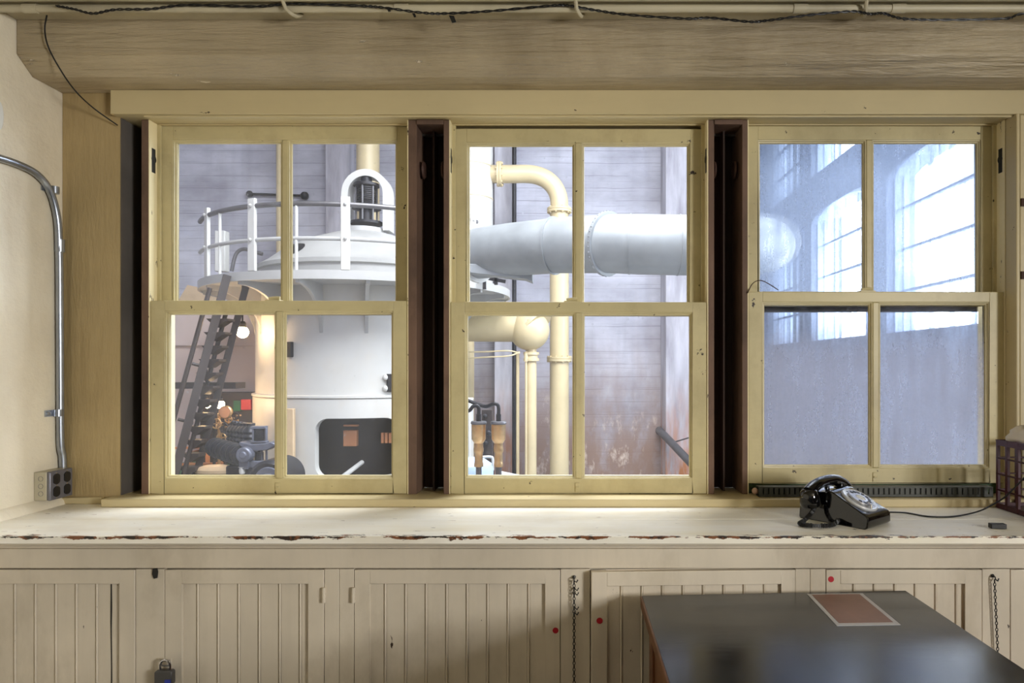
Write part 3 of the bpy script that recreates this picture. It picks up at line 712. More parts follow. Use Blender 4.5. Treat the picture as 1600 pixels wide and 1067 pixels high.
# ring of numerals (raised marks around the wheel: the figures 1-0)
def numeral(ch_, loc, size):
    cu = bpy.data.curves.new('n', 'FONT'); cu.body = ch_; cu.size = size; cu.extrude = .0002; cu.align_x = 'CENTER'; cu.align_y = 'CENTER'
    to = bpy.data.objects.new('n', cu); COL.objects.link(to)
    bpy.context.view_layer.update()
    dg = bpy.context.evaluated_depsgraph_get(); me = bpy.data.meshes.new_from_object(to.evaluated_get(dg))
    bpy.data.objects.remove(to)
    qq = q @ Matrix.Rotation(-PI/2*-1, 3, 'Z').to_quaternion()
    vs_ = [loc+qq @ v.co for v in me.vertices]; fs_ = [list(p.vertices) for p in me.polygons]
    bpy.data.meshes.remove(me); return vs_, fs_
mb = MB()
for k, chh in enumerate('1234567890'):
    a = math.radians(-60+k*28)
    v_, f_ = numeral(chh, dc+q @ Vector((.0392*math.cos(a), .0392*math.sin(a), .0040)), .0085)
    mb.add(v_, f_)
obj('numerals', mb, M['black'], dl, local=True, smooth=False)
# handset lying across the cradle (along y)
hy = []
hs = MB(); path = []; rad = []
for i in range(25):
    s_ = -1+2*i/24; y = .070+s_*.098; z = .108-.024*abs(s_)**2.6; x_ = .050
    path.append(Vector((x_, y, z))); rad.append(.0155+.004*abs(s_)**2)
hs.tube(path, rad, 14)
for s_ in (-1, 1):
    cc = Vector((.050, .070+s_*.094, .066)); ax = Vector((0, -s_*.30, -1)).normalized()
    hs.lathe([(.0,-.030),(.014,-.030),(.023,-.023),(.027,-.010),(.029,.006),(.0295,.016),(.026,.020),(0,.018)], cc, ax, 26)
ho = obj('handset', hs, M['bakelite'], ph, local=True, ang=60)
for s_ in (-1, 1):
    for u in (.028, .074): obj('cradle_prong', MB().prism([(-.008,0),(.008,0),(.006,.020),(-.004,.020)], (u-.004, .070+s_*.040, .080), (0,1,0), (0,0,1), (.008,0,0)), M['bakelite'], ph, local=True, bev=.002)
# coiled handset cord: from the near end of the handset down onto the sill and round to the body
def coil(pts, turns_per_m, R, r):
    P = smooth_path(pts, 40); L = 0; out = []; prev = None
    a = None
    for i, p in enumerate(P):
        tdir = (P[min(i+1, len(P)-1)]-P[max(i-1, 0)]).normalized()
        if i: L += (p-P[i-1]).length
        u = tdir.cross(Vector((0,0,1)))
        if u.length < 1e-3: u = Vector((1,0,0))
        u.normalize(); v_ = tdir.cross(u); ang = 2*PI*turns_per_m*L
        out.append(p+(u*math.cos(ang)+v_*math.sin(ang))*R)
    return MB().tube(out, r, 6)
# in world space, then brought into the telephone's local frame
inv = (Matrix.Translation(ph.location) @ Matrix.Rotation(math.radians(-50), 4, 'Z')).inverted()
wpts = [at(1275,797,1.945), at(1268,806,1.935), at(1256,815,1.915), at(1250,822,1.895), at(1262,826,1.875), at(1285,825,1.870), at(1302,820,1.885), at(1310,812,1.915)]
wpts = [Vector((p.x, p.y, max(p.z, SILL+.0085))) for p in wpts]; wpts[0].z = SILL+.052; wpts[1].z = SILL+.030; wpts[2].z = SILL+.012
obj('coiled_cord', coil([inv @ p for p in wpts], 235, .0052, .0021), M['black'], ph, local=True)
lc = [Vector((.905,1.985,SILL+.010)), Vector((1.00,1.975,SILL+.004)), Vector((1.10,1.935,SILL+.003)), Vector((1.20,1.945,SILL+.003)), Vector((1.285,1.985,SILL+.006)), Vector((1.335,1.965,SILL+.035)), Vector((1.345,1.90,SILL+.085)), Vector((1.36,1.80,SILL+.15)), Vector((1.40,1.70,SILL+.17))]
lc = [at(1382,800,2.02), at(1415,803,2.06), at(1450,808,2.01), at(1490,808,2.01), at(1525,800,2.05), at(1548,790,2.06), at(1572,775,2.02), at(1600,747,1.95), at(1660,690,1.80)]
lc = [Vector((p.x, p.y, max(p.z, SILL+.003))) for p in lc]
obj('line_cord', MB().tube([inv @ p for p in smooth_path(lc, 10)], .0024, 8), M['black'], ph, local=True)

# small black block, crate, cloths, hinges on the right
o = obj('connector_block', MB().box(-.020,.020,-.010,.010,0,.013), M['black'], bev=.0015); o.location = at(1558.5, 812, 1.875); o.location.z = SILL+.0005; o.rotation_euler.z = -.12
tag(o, 'small black connector block on the sill in front of the crate', 'connector')
cr = thing('crate', 'maroon plastic grid crate at the right end of the sill', 'crate', (1.55, 2.02, SILL))
cx0, cx1, cy0, cy1, cz0, cz1 = 1.352, 1.74, 1.85, 2.15, SILL+.001, SILL+.215
mb = MB()
for (ax, u0, u1) in (('x0', cy0, cy1), ('x1', cy0, cy1), ('y0', cx0, cx1), ('y1', cx0, cx1)):
    nn = 6; 
    def put(a0, a1, z0, z1, th=.006):
        if ax == 'x0': mb.box(cx0, cx0+th, a0, a1, z0, z1)
        if ax == 'x1': mb.box(cx1-th, cx1, a0, a1, z0, z1)
        if ax == 'y0': mb.box(a0, a1, cy0, cy0+th, z0, z1)
        if ax == 'y1': mb.box(a0, a1, cy1-th, cy1, z0, z1)
    for k in range(nn+1):
        c = u0+(u1-u0)*k/nn; wd = .009 if k in (0, nn) else .006; put(max(u0, c-wd), min(u1, c+wd), cz0, cz1, .009)
    for z, h in ((cz0, .016), (cz0+.055, .005), (cz0+.105, .005), (cz0+.155, .005), (cz1-.018, .018)): put(u0, u1, z, z+h)
obj('grid_walls', mb, M['maroon'], cr, bev=.001)
obj('grid_floor', MB().box(cx0+.009, cx1-.009, cy0+.009, cy1-.009, cz0, cz0+.006), M['maroon'], cr)
def cloth(name, label, c, rx, ry, rz, seed):
    rnd = random.Random(seed); mb = MB(); n = 20; m = 10
    ph_ = [rnd.uniform(0, 6) for _ in range(6)]
    vs_ = []; fs_ = []
    for i in range(m+1):
        tt = PI*i/m
        for k in range(n):
            a = 2*PI*k/n; f = 1+.16*math.sin(3*a+ph_[0])+.12*math.sin(5*a+ph_[1]+tt*2)+.08*math.sin(7*tt+ph_[2])
            zz = math.cos(tt)*rz*(1+.2*math.sin(4*a+ph_[3])); zz = max(zz, -rz*.35)
            vs_.append(Vector(c)+Vector((rx*f*math.sin(tt)*math.cos(a), ry*f*math.sin(tt)*math.sin(a), zz)))
    for i in range(m):
        for k in range(n): fs_.append((i*n+k, (i+1)*n+k, (i+1)*n+(k+1) % n, i*n+(k+1) % n))
    mb.add(vs_, fs_); o = obj(name, mb, M['cloth'], ang=80); tag(o, label, 'cloth'); return o
cloth('folded_cloth', 'crumpled off-white cloth on the back corner of the maroon crate', (1.395, 2.07, cz1+.013), .045, .055, .034, 3)
cloth('white_cloth', 'white rag on the maroon crate at the right edge of the photo', (1.425, 1.965, cz1+.018), .050, .055, .045, 5)
for py, lab in ((316,'upper small brown hinge at the right edge of the wall'), (430,'lower small brown hinge at the right edge of the wall')):
    o = obj('butt_hinge', MB().box(X(1596,2.19), X(1606,2.19), 2.188, 2.195, Z(py+6,2.19), Z(py-6,2.19)).tube([at(1596.5,py+6,2.187), at(1596.5,py-6,2.187)], .0035, 8), M['rust'])
    tag(o, lab, 'hinge')

# ================================================================== ENGINE HALL BEYOND THE WINDOWS
HF = -1.15; YBK = 16.0; XW = 4.2; HT = 8.6
struct('floor_hall', MB().box(-11, XW+.4, 2.6, YBK+.3, HF-.2, HF), M['h_grey'])
struct('wall_hall_far', MB().box(-11, XW+.4, YBK, YBK+.3, HF, HT), M['concrete'])
struct('wall_hall_left', MB().box(-11.3, -11, 2.6, YBK+.3, HF, HT), M['concrete'])
struct('wall_hall_front', MB().box(-11, XL-.12, 2.3, 2.6, HF, HT).box(XR+.12, XW+.4, 2.3, 2.6, HF, HT).box(XL-.12, XR+.12, 2.4, 2.6, 2.62, HT).box(XL-.12, XR+.12, 2.4, 2.6, HF, 0), M['concrete'])
struct('ceiling_hall', MB().box(-11, XW+.4, 2.6, YBK+.3, HT, HT+.2), M['h_grey'])
# tall arched windows in the right-hand wall
wins = [(15.6, 14.9), (13.86, 12.40), (11.40, 9.62), (8.72, 7.02), (6.12, 4.42)]
zs0, zs1, zu0, zu1 = 1.83, 3.98, 4.63, 7.6
mb = MB(); ys = [YBK]+[y for a, b in wins[1:] for y in (a, b)]+[2.6]
for i in range(0, len(ys), 2): mb.box(XW, XW+.35, ys[i], ys[i+1], HF, HT)
for n_, (a, b) in enumerate(wins[1:]):
    mb.box(XW, XW+.35, a, b, HF, zs0).box(XW, XW+.35, a, b, zu1, HT)
    # arched spandrel between the two tiers
    cy_, hw_ = (a+b)/2, abs(a-b)/2
    arc = [(cy_+hw_*math.cos(t_), zs1-.16+.16*math.sin(t_)) for t_ in [PI*k/12 for k in range(13)]]
    mb.prism([(a, zu0)]+arc+[(b, zu0)], (XW,0,0), (0,1,0), (0,0,1), (.35,0,0))
struct('wall_hall_right', mb, M['h_wall'])
for n_, (a, b) in enumerate(wins[1:]):
    mb = MB(); lo_, hi_ = min(a, b), max(a, b)
    for k in range(5):
        y = lo_+(hi_-lo_)*k/4; mb.box(XW+.10, XW+.15, max(lo_, y-.018), min(hi_, y+.018), zs0, zs1 if 0 < k < 4 else zs1-.16).box(XW+.10, XW+.15, max(lo_, y-.018), min(hi_, y+.018), zu0, zu1)
    z = zs0
    while z < zs1-.2: mb.box(XW+.10, XW+.15, lo_, hi_, z-.016, z+.016); z += .53
    z = zu0
    while z < zu1: mb.box(XW+.10, XW+.15, lo_, hi_, z-.016, z+.016); z += .53
    struct('window_%d' % (6+n_), mb, M['h_wall'])
# dark pipe crossing just outside window 3
o = obj('crossing_pipe', MB().tube([(X(1135,2.75), 2.75, Z(480.5,2.75)), (X(1660,2.75), 2.75, Z(479.5,2.75))], .0205, 14), M['h_dark'])
tag(o, 'dark horizontal pipe just outside the misted right window', 'pipe')

# pilasters
def pil(px0, px1, Y0, label=None, m='pilaster', name='trim_12'):
    return struct(name, MB().box(X(px0,Y0), X(px1,Y0), Y0, YBK, HF, HT), M[m], bev=.02)
pil(508, 546, 15.6, name='trim_12'); pil(772, 805, 15.6, name='trim_13'); pil(1040, 1086, 15.2, name='trim_14'); pil(1106, 1160, 15.2, name='trim_15')

# ---------------- generator
GX, GY = -3.418, 11.50
CWZ = 2.678; CWR = 2.46
gen = thing('generator', 'huge white cylindrical generator with railed catwalk seen through the left window', 'generator', (GX, GY, HF))
def gcirc(px, R=CWR):
    d = Vector(((px-CX)/F, 1.0)); b = d.x*GX+d.y*GY; a = d.length_squared; c = GX*GX+GY*GY-R*R
    disc = max(0, b*b-a*c); t_ = (b-math.sqrt(disc))/a; p = d*t_
    return math.atan2(p.y-GY, p.x-GX)
def gp(ang, R, z): return Vector((GX+R*math.cos(ang), GY+R*math.sin(ang), z))
SK = Z(622, 9.86)
# lower casing with a rounded access opening, cut from a thick tube
low = MB().lathe([(1.70,HF),(1.70,SK-.02),(1.68,SK),(1.55,SK),(1.55,HF)], (GX,GY,0), n=96)
low.f = [f for f in low.f if len(f) == 4]; N_ = 96
lowm = bpy.data.meshes.new('tmp'); lowm.from_pydata([tuple(v) for v in low.v], [], low.f+[(4*N_+k, 4*N_+(k+1) % N_, (k+1) % N_, k) for k in range(N_)]); lowm.update()
b_ = bmesh.new(); b_.from_mesh(lowm); bmesh.ops.recalc_face_normals(b_, faces=b_.faces); b_.to_mesh(lowm); b_.free()
lo_o = bpy.data.objects.new('tmp', lowm); COL.objects.link(lo_o)
yc = 9.93; ox0, ox1, oz0, oz1 = X(497,yc), X(619,yc), Z(745,yc), Z(653,yc); rr = .18
pts = []
for cxx, czz, a0 in ((ox1-rr, oz1-rr, 0), (ox0+rr, oz1-rr, PI/2), (ox0+rr, oz0+rr, PI), (ox1-rr, oz0+rr, 1.5*PI)):
    pts += [(cxx+rr*math.cos(a0+PI/2*k/6), czz+rr*math.sin(a0+PI/2*k/6)) for k in range(7)]
ct = MB().prism(pts, (0, 9.0, 0), (1,0,0), (0,0,1), (0,1.6,0))
ctm = bpy.data.meshes.new('tmpc'); ctm.from_pydata([tuple(v) for v in ct.v], [], ct.f); ctm.update()
b_ = bmesh.new(); b_.from_mesh(ctm); bmesh.ops.recalc_face_normals(b_, faces=b_.faces); b_.to_mesh(ctm); b_.free()
ct_o = bpy.data.objects.new('tmpc', ctm); COL.objects.link(ct_o)
md = lo_o.modifiers.new('b', 'BOOLEAN'); md.object = ct_o; md.operation = 'DIFFERENCE'; md.solver = 'EXACT'
bpy.context.view_layer.update(); dg = bpy.context.evaluated_depsgraph_get()
cut = bpy.data.meshes.new_from_object(lo_o.evaluated_get(dg)); res = MB()
res.v = [v.co.copy() for v in cut.vertices]; res.f = [list(p.vertices) for p in cut.polygons]
for oo in (lo_o, ct_o): bpy.data.objects.remove(oo)
obj('lower_casing', res, M['h_white'], gen, ang=30)
obj('rotor', MB().lathe([(1.2,HF),(1.2,SK-.1),(1.0,SK-.05),(0,SK-.05)], (GX,GY,0), n=48), M['h_dark'], gen)
obj('rotor_terminal', MB().box(X(537,10.25), X(558,10.25), 10.22, 10.32, Z(697,10.25), Z(672,10.25)).box(X(537,10.25), X(560,10.25), 10.22, 10.30, Z(666,10.25), Z(663,10.25)), M['h_orange_lit'], gen, bev=.01)
obj('brace_rod', MB().tube([at(526,752,9.6), at(566,722,10.2)], .035, 10), M['h_grey'], gen)
for k in range(3):
    obj('coil_end', MB().box(X(596+6*k,10.3), X(600+6*k,10.3), 10.28, 10.36, Z(692,10.3), Z(676,10.3)), M['h_orange_lit'], gen)
obj('upper_casing', MB().lathe([(1.66,SK),(1.66,CWZ-.1),(1.0,CWZ-.1)], (GX,GY,0), n=96), M['h_white'], gen)
obj('seam_band', MB().lathe([(1.66,SK),(1.715,SK),(1.715,SK+.03),(1.66,SK+.04)], (GX,GY,0), n=96), M['h_white'], gen)
# catwalk deck and rim
a0, a1 = math.radians(-185), math.radians(22)
obj('catwalk_deck', MB().lathe([(1.0,CWZ-.1),(CWR-.03,CWZ-.1),(CWR-.03,CWZ-.12),(CWR,CWZ-.12),(CWR,CWZ),(1.0,CWZ),(1.0,CWZ-.1)], (GX,GY,0), n=90, a0=a0, a1=a1), M['h_grey'], gen)
for deg in range(-160, 20, 22):
    a = math.radians(deg); A = Vector((math.cos(a), math.sin(a), 0)); C = Vector((-math.sin(a), math.cos(a), 0))*.05
    arc = [(1.66, CWZ-.1), (CWR-.05, CWZ-.1), (CWR-.05, CWZ-.16)]
    arc += [(CWR-.05-.74*math.sin(t_*PI/2/8), CWZ-.16-.62*(1-math.cos(t_*PI/2/8))) for t_ in range(1, 9)]
    arc += [(1.66, CWZ-.80)]
    obj('bracket', MB().prism(arc, Vector((GX,GY,0))-C/2, A, Vector((0,0,1)), C), M['h_grey'], gen)
# railing
for px in (325, 395, 540, 737):
    a = gcirc(px, CWR-.03); 
    T = Vector((-math.sin(a), math.cos(a), 0)); rp = obj('railing_post', MB().bar(gp(a,CWR-.02,CWZ), gp(a,CWR-.02,CWZ+.98), .12, .05, up=Vector((math.cos(a), math.sin(a), 0))), M['h_white'], gen, bev=.008)
    for dz in (.42, .88): obj('bolt', MB().ball(gp(a,CWR+.02,CWZ+dz), .025, 8), M['h_grey'], rp)
for px in (343.5, 463, 621):
    a = gcirc(px, CWR-.03); obj('baluster', MB().tube([gp(a,CWR-.03,CWZ), gp(a,CWR-.03,CWZ+.90)], .022, 8), M['h_white'], gen)
ra0, ra1 = gcirc(316, CWR-.03)-.10, gcirc(745, CWR-.03)
obj('handrail', MB().tube([gp(ra0+(ra1-ra0)*k/60, CWR-.03, CWZ+.88) for k in range(61)], .034, 10), M['h_rail'], gen)
obj('mid_rail', MB().tube([gp(ra0+(ra1-ra0)*k/60, CWR-.03, CWZ+.42) for k in range(61)], .028, 10), M['h_grey'], gen)
# cover, head yoke and governor
obj('top_cover', MB().lathe([(1.62,CWZ),(1.62,CWZ+.22),(1.66,CWZ+.24),(1.66,CWZ+.30),(1.50,CWZ+.40),(1.30,CWZ+.56),(.95,CWZ+.76),(.55,CWZ+.90),(.36,CWZ+.95),(.36,CWZ+1.02),(0,CWZ+1.02)], (GX,GY,0), n=80), M['h_grey'], gen)
gpx = X(575, GY)+.0
yk0, ykt = CWZ+.98, Z(268, GY)
ro, ri = .40, .29; zc = ykt-ro
arc = [(gpx+ro*math.cos(PI*k/16), zc+ro*math.sin(PI*k/16)) for k in range(17)]+[(gpx-ro, yk0), (gpx-ri, yk0)]+[(gpx-ri*math.cos(PI*k/16), zc+ri*math.sin(PI*k/16)) for k in range(17)]+[(gpx+ri, yk0), (gpx+ro, yk0)]
obj('yoke', MB().prism(arc, (0,GY-.16,0), (1,0,0), (0,0,1), (0,.32,0)), M['h_white'], gen)
gz = lambda py: Z(py, GY)
gv = obj('governor', MB().lathe([(.26,gz(352)),(.26,gz(348)),(.12,gz(346)),(.12,gz(330)),(.24,gz(328)),(.24,gz(323)),(.13,gz(321)),(.13,gz(296)),(.21,gz(293)),(.21,gz(289)),(.09,gz(287)),(.09,gz(277)),(0,gz(276))], (gpx-.01,GY-.05,0), n=28), M['h_dark'], gen)
for k in range(6):
    a = 2*PI*k/6+.4; obj('governor_rod', MB().tube([(gpx-.01+.17*math.cos(a), GY-.05+.17*math.sin(a), gz(348)), (gpx-.01+.17*math.cos(a), GY-.05+.17*math.sin(a), gz(290))], .016, 7), M['h_rail'], gv)
sp = [Vector((gpx-.01+.155*math.cos(k*.55), GY-.05+.155*math.sin(k*.55), gz(322)+(gz(294)-gz(322))*k/110)) for k in range(111)]
obj('spring', MB().tube(sp, .012, 6), M['h_dark'], gv)
# casing fittings
def onc(px, py, R=1.67):
    a = gcirc(px, R); d = Vector((math.cos(a), math.sin(a), 0)); y = GY+R*math.sin(a); return Vector((GX+R*math.cos(a), y, Z(py, y))), a
for px0, px1, py0, py1, mm, nm in ((447,459,534,558,'h_dark','cover_plate'), (604,618,584,612,'h_dark','latch_plate')):
    p, a = onc((px0+px1)/2, (py0+py1)/2, 1.67); s_ = (px1-px0)*p.y/F; hgt = (py1-py0)*p.y/F
    T = Vector((-math.sin(a), math.cos(a), 0)); o_ = Vector((math.cos(a), math.sin(a), 0))
    pt = obj(nm, MB().prism([(-s_/2,-hgt/2),(s_/2,-hgt/2),(s_/2,hgt/2),(-s_/2,hgt/2)], p-o_*.02, T, (0,0,1), o_*.06), M[mm], gen, bev=.01)
    if nm == 'latch_plate':
        for dz in (-.08, .08): obj('bolt', MB().ball(p+Vector((-.07,-.05,dz)), .045, 10), M['h_white'], pt)
obj('tan_panel', MB().box(X(447,9.8), X(462,9.8), 9.72, 9.80, Z(760,9.8), Z(638,9.8)), M['h_tan'], gen, bev=.01)
# pipework on the catwalk at left, back post
obj('hoop', MB().tube(smooth_path([at(362,424,10.9), at(366,405,10.9), at(371,394,10.9), at(380,389,10.9), at(390,391,10.9), at(410,397,10.9)], 6), .03, 8), M['h_rail'], gen)
obj('control_post', MB().box(X(340,11.6), X(356,11.6), 11.5, 11.66, Z(425,11.6), Z(362,11.6)), M['h_white'], gen, bev=.01)
obj('hatch', MB().lathe([(0,.10),(.18,.07),(.26,0),(0,0)], at(455,398,10.3), (-.5,-.6,.7), 20), M['h_dark'], gen)

# ---------------- stair
st = thing('stair', 'steep dark iron stair climbing to the catwalk, left of the generator', 'stair', at(300, 760, 9.4))
def sline(px0, py0, px1, py1, ya, yb): return at(px0, py0, ya), at(px1, py1, yb)
A0, A1 = sline(355, 430, 260, 790, 9.3, 8.9)
B0, B1 = sline(385, 445, 294, 790, 9.7, 9.4)
obj('stringer', MB().bar(A0, A1, .05, .10), M['h_brownsteel'], st)
obj('stringer', MB().bar(B0, B1, .05, .09), M['h_brownsteel'], st)
obj('handrail', MB().tube([at(328,450,9.2), at(292,580,9.1), at(259,700,9.0), at(243,760,9.0)], .030, 8), M['h_brownsteel'], st)
obj('handrail', MB().tube([at(358,470,9.45), at(334,560,9.4), at(308,660,9.3), at(282,760,9.2)], .030, 8), M['h_brownsteel'], st)
for i in range(14):
    py = 477+21*i; k = (py-430)/360.0
    pa = A0.lerp(A1, max(0, k)); pb_ = B0.lerp(B1, max(0,(py-445)/345.0))
    z = Z(py, 9.3)
    xl, xr = pa.x-.15, pb_.x+.06
    obj('tread', MB().prism([(xl,0),(xr,0),(xr,-.03),(xl+.24,-.045),(xl+.13,-.12)], (0, 9.25, z), (1,0,0), (0,0,1), (0,.20,0)), M['h_brownsteel'], st)
for py, px in ((568,300),(655,278)):
    obj('rail_stay', MB().tube([at(px,py,9.1), at(px+24,py+6,9.2)], .022, 7), M['h_brownsteel'], st)

pn = obj('partition', MB().box(X(256,12.4), X(403,12.4), 12.4, 12.5, HF, Z(474,12.4)).box(X(262,12.35), X(403,12.35), 12.34, 12.4, Z(540,12.4), Z(537,12.4)), M['h_part'])
tag(pn, 'pale partition tinted pinkish as if lamp-lit, behind the iron stair, left of the generator', 'partition')
# ---------------- lamps
def lamp(label, px, py, Y, r, cord_top):
    c = at(px, py, Y); t = thing('bulb_lamp', label, 'lamp', c, group='bare warm lamps in the engine hall')
    obj('bulb', MB().ball(c, r, 16), M['bulb'], t)
    obj('socket', MB().lathe([(r*.55,r*.8),(r*.6,r*1.5),(r*.35,r*1.9),(0,r*1.9)], c, (0,0,1), 14), M['h_dark'], t)
    obj('cord', MB().tube([c+Vector((0,0,r*1.8)), Vector((c.x, c.y, cord_top))], .012, 6), M['h_dark'], t)
lamp('bare glowing warm bulb under the catwalk beside the stair', 379, 519, 10.0, .085, CWZ-.1)
lamp('left one of the two glowing bulbs low behind the stair', 323, 631, 10.2, .062, 1.35)
lamp('right one of the two glowing bulbs low behind the stair', 344, 632, 10.0, .062, 1.35)
o = obj('lamp_beam', MB().box(X(285,10.6), X(400,10.6), 9.95, 10.25, 1.35, 1.44), M['h_brownsteel']); o.location.z = -.28
for lb in [x for x in COL.objects if x.name.startswith('cord') and x.parent and x.parent.name.startswith('bulb_lamp')]: pass
tag(o, 'dark beam carrying the two low lamps behind the stair', 'beam')

# ---------------- cabinet with red and green panels behind engine, platform, engine
sb = thing('switchboard', 'dark switchboard with small red and green panels behind the engine', 'switchboard', at(366, 700, 11.2))
obj('board', MB().box(X(312,11.2), X(402,11.2), 11.2, 11.5, HF, Z(613,11.2)), M['h_brownsteel'], sb, bev=.02)
obj('red_panel', MB().box(X(378,11.15), X(393,11.15), 11.12, 11.2, Z(640,11.15), Z(624,11.15)), M['h_red'], sb, label='red panel')
obj('green_panel', MB().box(X(366,11.15), X(377,11.15), 11.12, 11.2, Z(642,11.15), Z(626,11.15)), M['h_green'], sb, label='green panel')
pf = thing('platform', 'green painted machine platform at the lower left of the hall', 'platform', at(300, 745, 10.5))
obj('deck', MB().box(X(205,10), -5.15, 8.6, 12.3, -.35, -.20), M['h_green'], pf)
for k, (p0, p1) in enumerate((((262,700,11.5),(330,699,11.5)), ((262,716,10.8),(326,700,12.0)), ((296,712,10.4),(342,700,11.4)), ((262,726,10.2),(350,724,10.2)), ((300,742,9.6),(345,722,10.6)))):
    obj('guard_bar', MB().bar(at(*p0), at(*p1), .05, .035), M['h_orange_lit'], pf)
for px in (294, 322): obj('guard_post', MB().box(X(px,10.4), X(px+4,10.4), 10.38, 10.44, -.2, Z(700,10.4)), M['h_orange_lit'], pf)
o = obj('cloth_bundle', MB().ball(at(338,735.5,9.4), .2, 14, (1.5,.8,.45)), M['h_tan']); tag(o, 'tan sack lying in front of the green platform', 'sack')
o = obj('sack_stand', MB().box(X(320,9.4), X(352,9.4), 9.2, 9.6, HF, Z(746,9.4)), M['h_brownsteel'], bev=.02); tag(o, 'dark stand under the tan sack', 'stand')

en = thing('engine', 'grey compressor engine with ribbed cylinders at the foot of the generator', 'engine', at(400, 760, 8.0))
EY = 8.0
def e(px, py, Y=EY): return at(px, py, Y)
obj('base_motor', MB().lathe([(0,-.02),(.05,-.02),(.07,.0),(.20,.0),(.235,.03),(.235,.5),(0,.5)], e(418,752,7.7), (0,1,0), 28), M['h_enginedark'], en)
obj('motor_hub', MB().lathe([(0,-.06),(.06,-.05),(.09,.0),(.15,.0),(.16,.02),(0,.02)], e(418,752,7.68), (0,1,0), 24), M['h_engine'], en)
fr = MB()
for px in (396, 416):
    fr.box(X(px-1.6,EY), X(px+1.6,EY), EY-.02, EY+.02, Z(691,EY), Z(668,EY))
fr.box(X(393,EY), X(416,EY), EY-.03, EY+.05, Z(670,EY), Z(665.5,EY)).box(X(393,EY), X(418,EY), EY-.03, EY+.05, Z(692,EY), Z(688.5,EY))
obj('head_frame', fr, M['h_engine'], en, bev=.006)
sp = [Vector((X(405,EY)+.06*math.cos(k*.6), EY+.03+.06*math.sin(k*.6), Z(688,EY)+(Z(670,EY)-Z(688,EY))*k/100)) for k in range(101)]
obj('head_spring', MB().tube(sp, .008, 6).lathe([(.045,0),(.045,.13)], (X(405,EY),EY+.03,Z(688,EY)), n=16), M['h_enginedark'], en)
obj('cross_beam', MB().prism([(-.25,.02),(-.24,.05),(-.1,.02),(.05,.03),(.12,.05),(.17,.03),(.17,.0),(.08,-.05),(-.08,-.06),(-.2,-.02)], e(406,697,EY-.08), (1,0,0), (0,0,1), (0,.16,0)), M['h_engine'], en, bev=.01)
cg = MB()
for px in (394.5, 401, 409, 416.5): cg.tube([e(px,701,EY), e(px,723,EY)], .014, 8)
obj('column_rods', cg, M['h_engine'], en)
obj('plunger', MB().lathe([(.05,0),(.05,.12),(.02,.12),(.02,.2)], e(405,722,EY+.02), n=14), M['h_enginedark'], en)
obj('pedestal', MB().box(X(393,EY), X(418,EY), EY-.08, EY+.1, Z(730,EY), Z(719,EY)), M['h_engine'], en, bev=.012)
obj('pedestal', MB().box(X(391,EY), X(420,EY), EY-.1, EY+.5, HF, Z(729,EY)), M['h_enginedark'], en, bev=.012)
for k in range(6):
    Yk = EY+.30+.26*k; px = 392-5.4*k; 
    cy = obj('cylinder', MB().lathe([(.085,0)]+[((.085 if j % 2 else .10), .02+.03*j) for j in range(8)]+[(.05,.27),(.05,.30),(0,.31)], at(px, 700-1.2*k, Yk), n=18), M['h_enginedark'], en)
    obj('valve_cap', MB().ball(at(px, 664-1.0*k, Yk), .035, 8, (1,1,.7)), M['h_enginedark'], cy)
obj('crankcase', MB().prism([(-.09,-.06),(.09,-.06),(.09,.02),(-.09,.02)], at(392,703,EY+.2), (1,0,0), (0,0,1), at(356,700,EY+1.8)-at(392,703,EY+.2)), M['h_enginedark'], en)
for k in range(6):
    c = at(378-8.2*k, 711-2.4*k, EY+.0+.14*k)
    obj('bellows_rib', MB().lathe([(.05,-.05),(.10,-.045),(.125,-.01),(.125,.01),(.10,.045),(.05,.05)], c, (-.55,.8,.05), 22), M['h_enginedark'], en)
obj('bearing', MB().lathe([(0,-.03),(.035,-.03),(.04,-.015),(.075,-.015),(.09,.0),(.09,.10),(0,.10)], e(380.5,711,EY-.15), (0,1,0), 24).prism([(-.055,0),(.055,0),(.05,-.15),(-.05,-.15)], e(380,713,EY-.13), (1,0,0), (0,0,1), (0,.1,0)), M['h_engine'], en, bev=.004)
obj('drain_cock', MB().lathe([(.03,0),(.035,.02),(.035,.07),(.045,.08)], e(378.5,740,EY-.1), n=14), M['h_white'], en)
obj('support_plate', MB().bar(at(334,708,EY+.9), at(376,722,EY+.1), .03, .10), M['h_engine'], en)
obj('engine_bed', MB().box(X(352,EY), -3.62, EY+.0, EY+.45, HF, Z(728,EY)), M['h_enginedark'], en, bev=.02)

vb = thing('valve_bank', 'tangle of small pipes and valve wheels behind the engine, lit by the low bulbs', 'valves', at(350, 690, 9.85))
for k, (p0, p1) in enumerate((((334,652),(336,760)), ((342,646),(343,760)), ((352,652),(351,760)), ((361,641),(362,760)), ((330,668),(372,656)), ((334,684),(374,676)))):
    a_, b_ = at(*p0, 9.9+.03*k), at(*p1, 9.9+.03*k)
    if p1[1] == 760: b_.z = HF
    obj('small_pipe', MB().tube([a_, b_], .022, 8), M['bronze' if k % 3 == 1 else 'h_brownsteel'], vb)
for k, (px, py, rr_) in enumerate(((338,662,.07), (350,668,.06), (346,684,.065), (364,672,.055), (357,655,.05), (368,650,.05))):
    c = at(px, py, 9.78+.02*k)
    wl = obj('valve_wheel', MB().tube([c+Vector((rr_*math.cos(2*PI*j/16), 0, rr_*math.sin(2*PI*j/16))) for j in range(16)], .010, 6, closed=True)
        .bar(c+Vector((-rr_,0,0)), c+Vector((rr_,0,0)), .012, .012).bar(c+Vector((0,0,-rr_)), c+Vector((0,0,rr_)), .012, .012), M['h_dark' if k % 2 else 'bronze'], vb)
    obj('valve_stem', MB().tube([c, c+Vector((0,.16,0))], .013, 6), M['bronze'], wl)
gg = at(351, 644, 9.75)
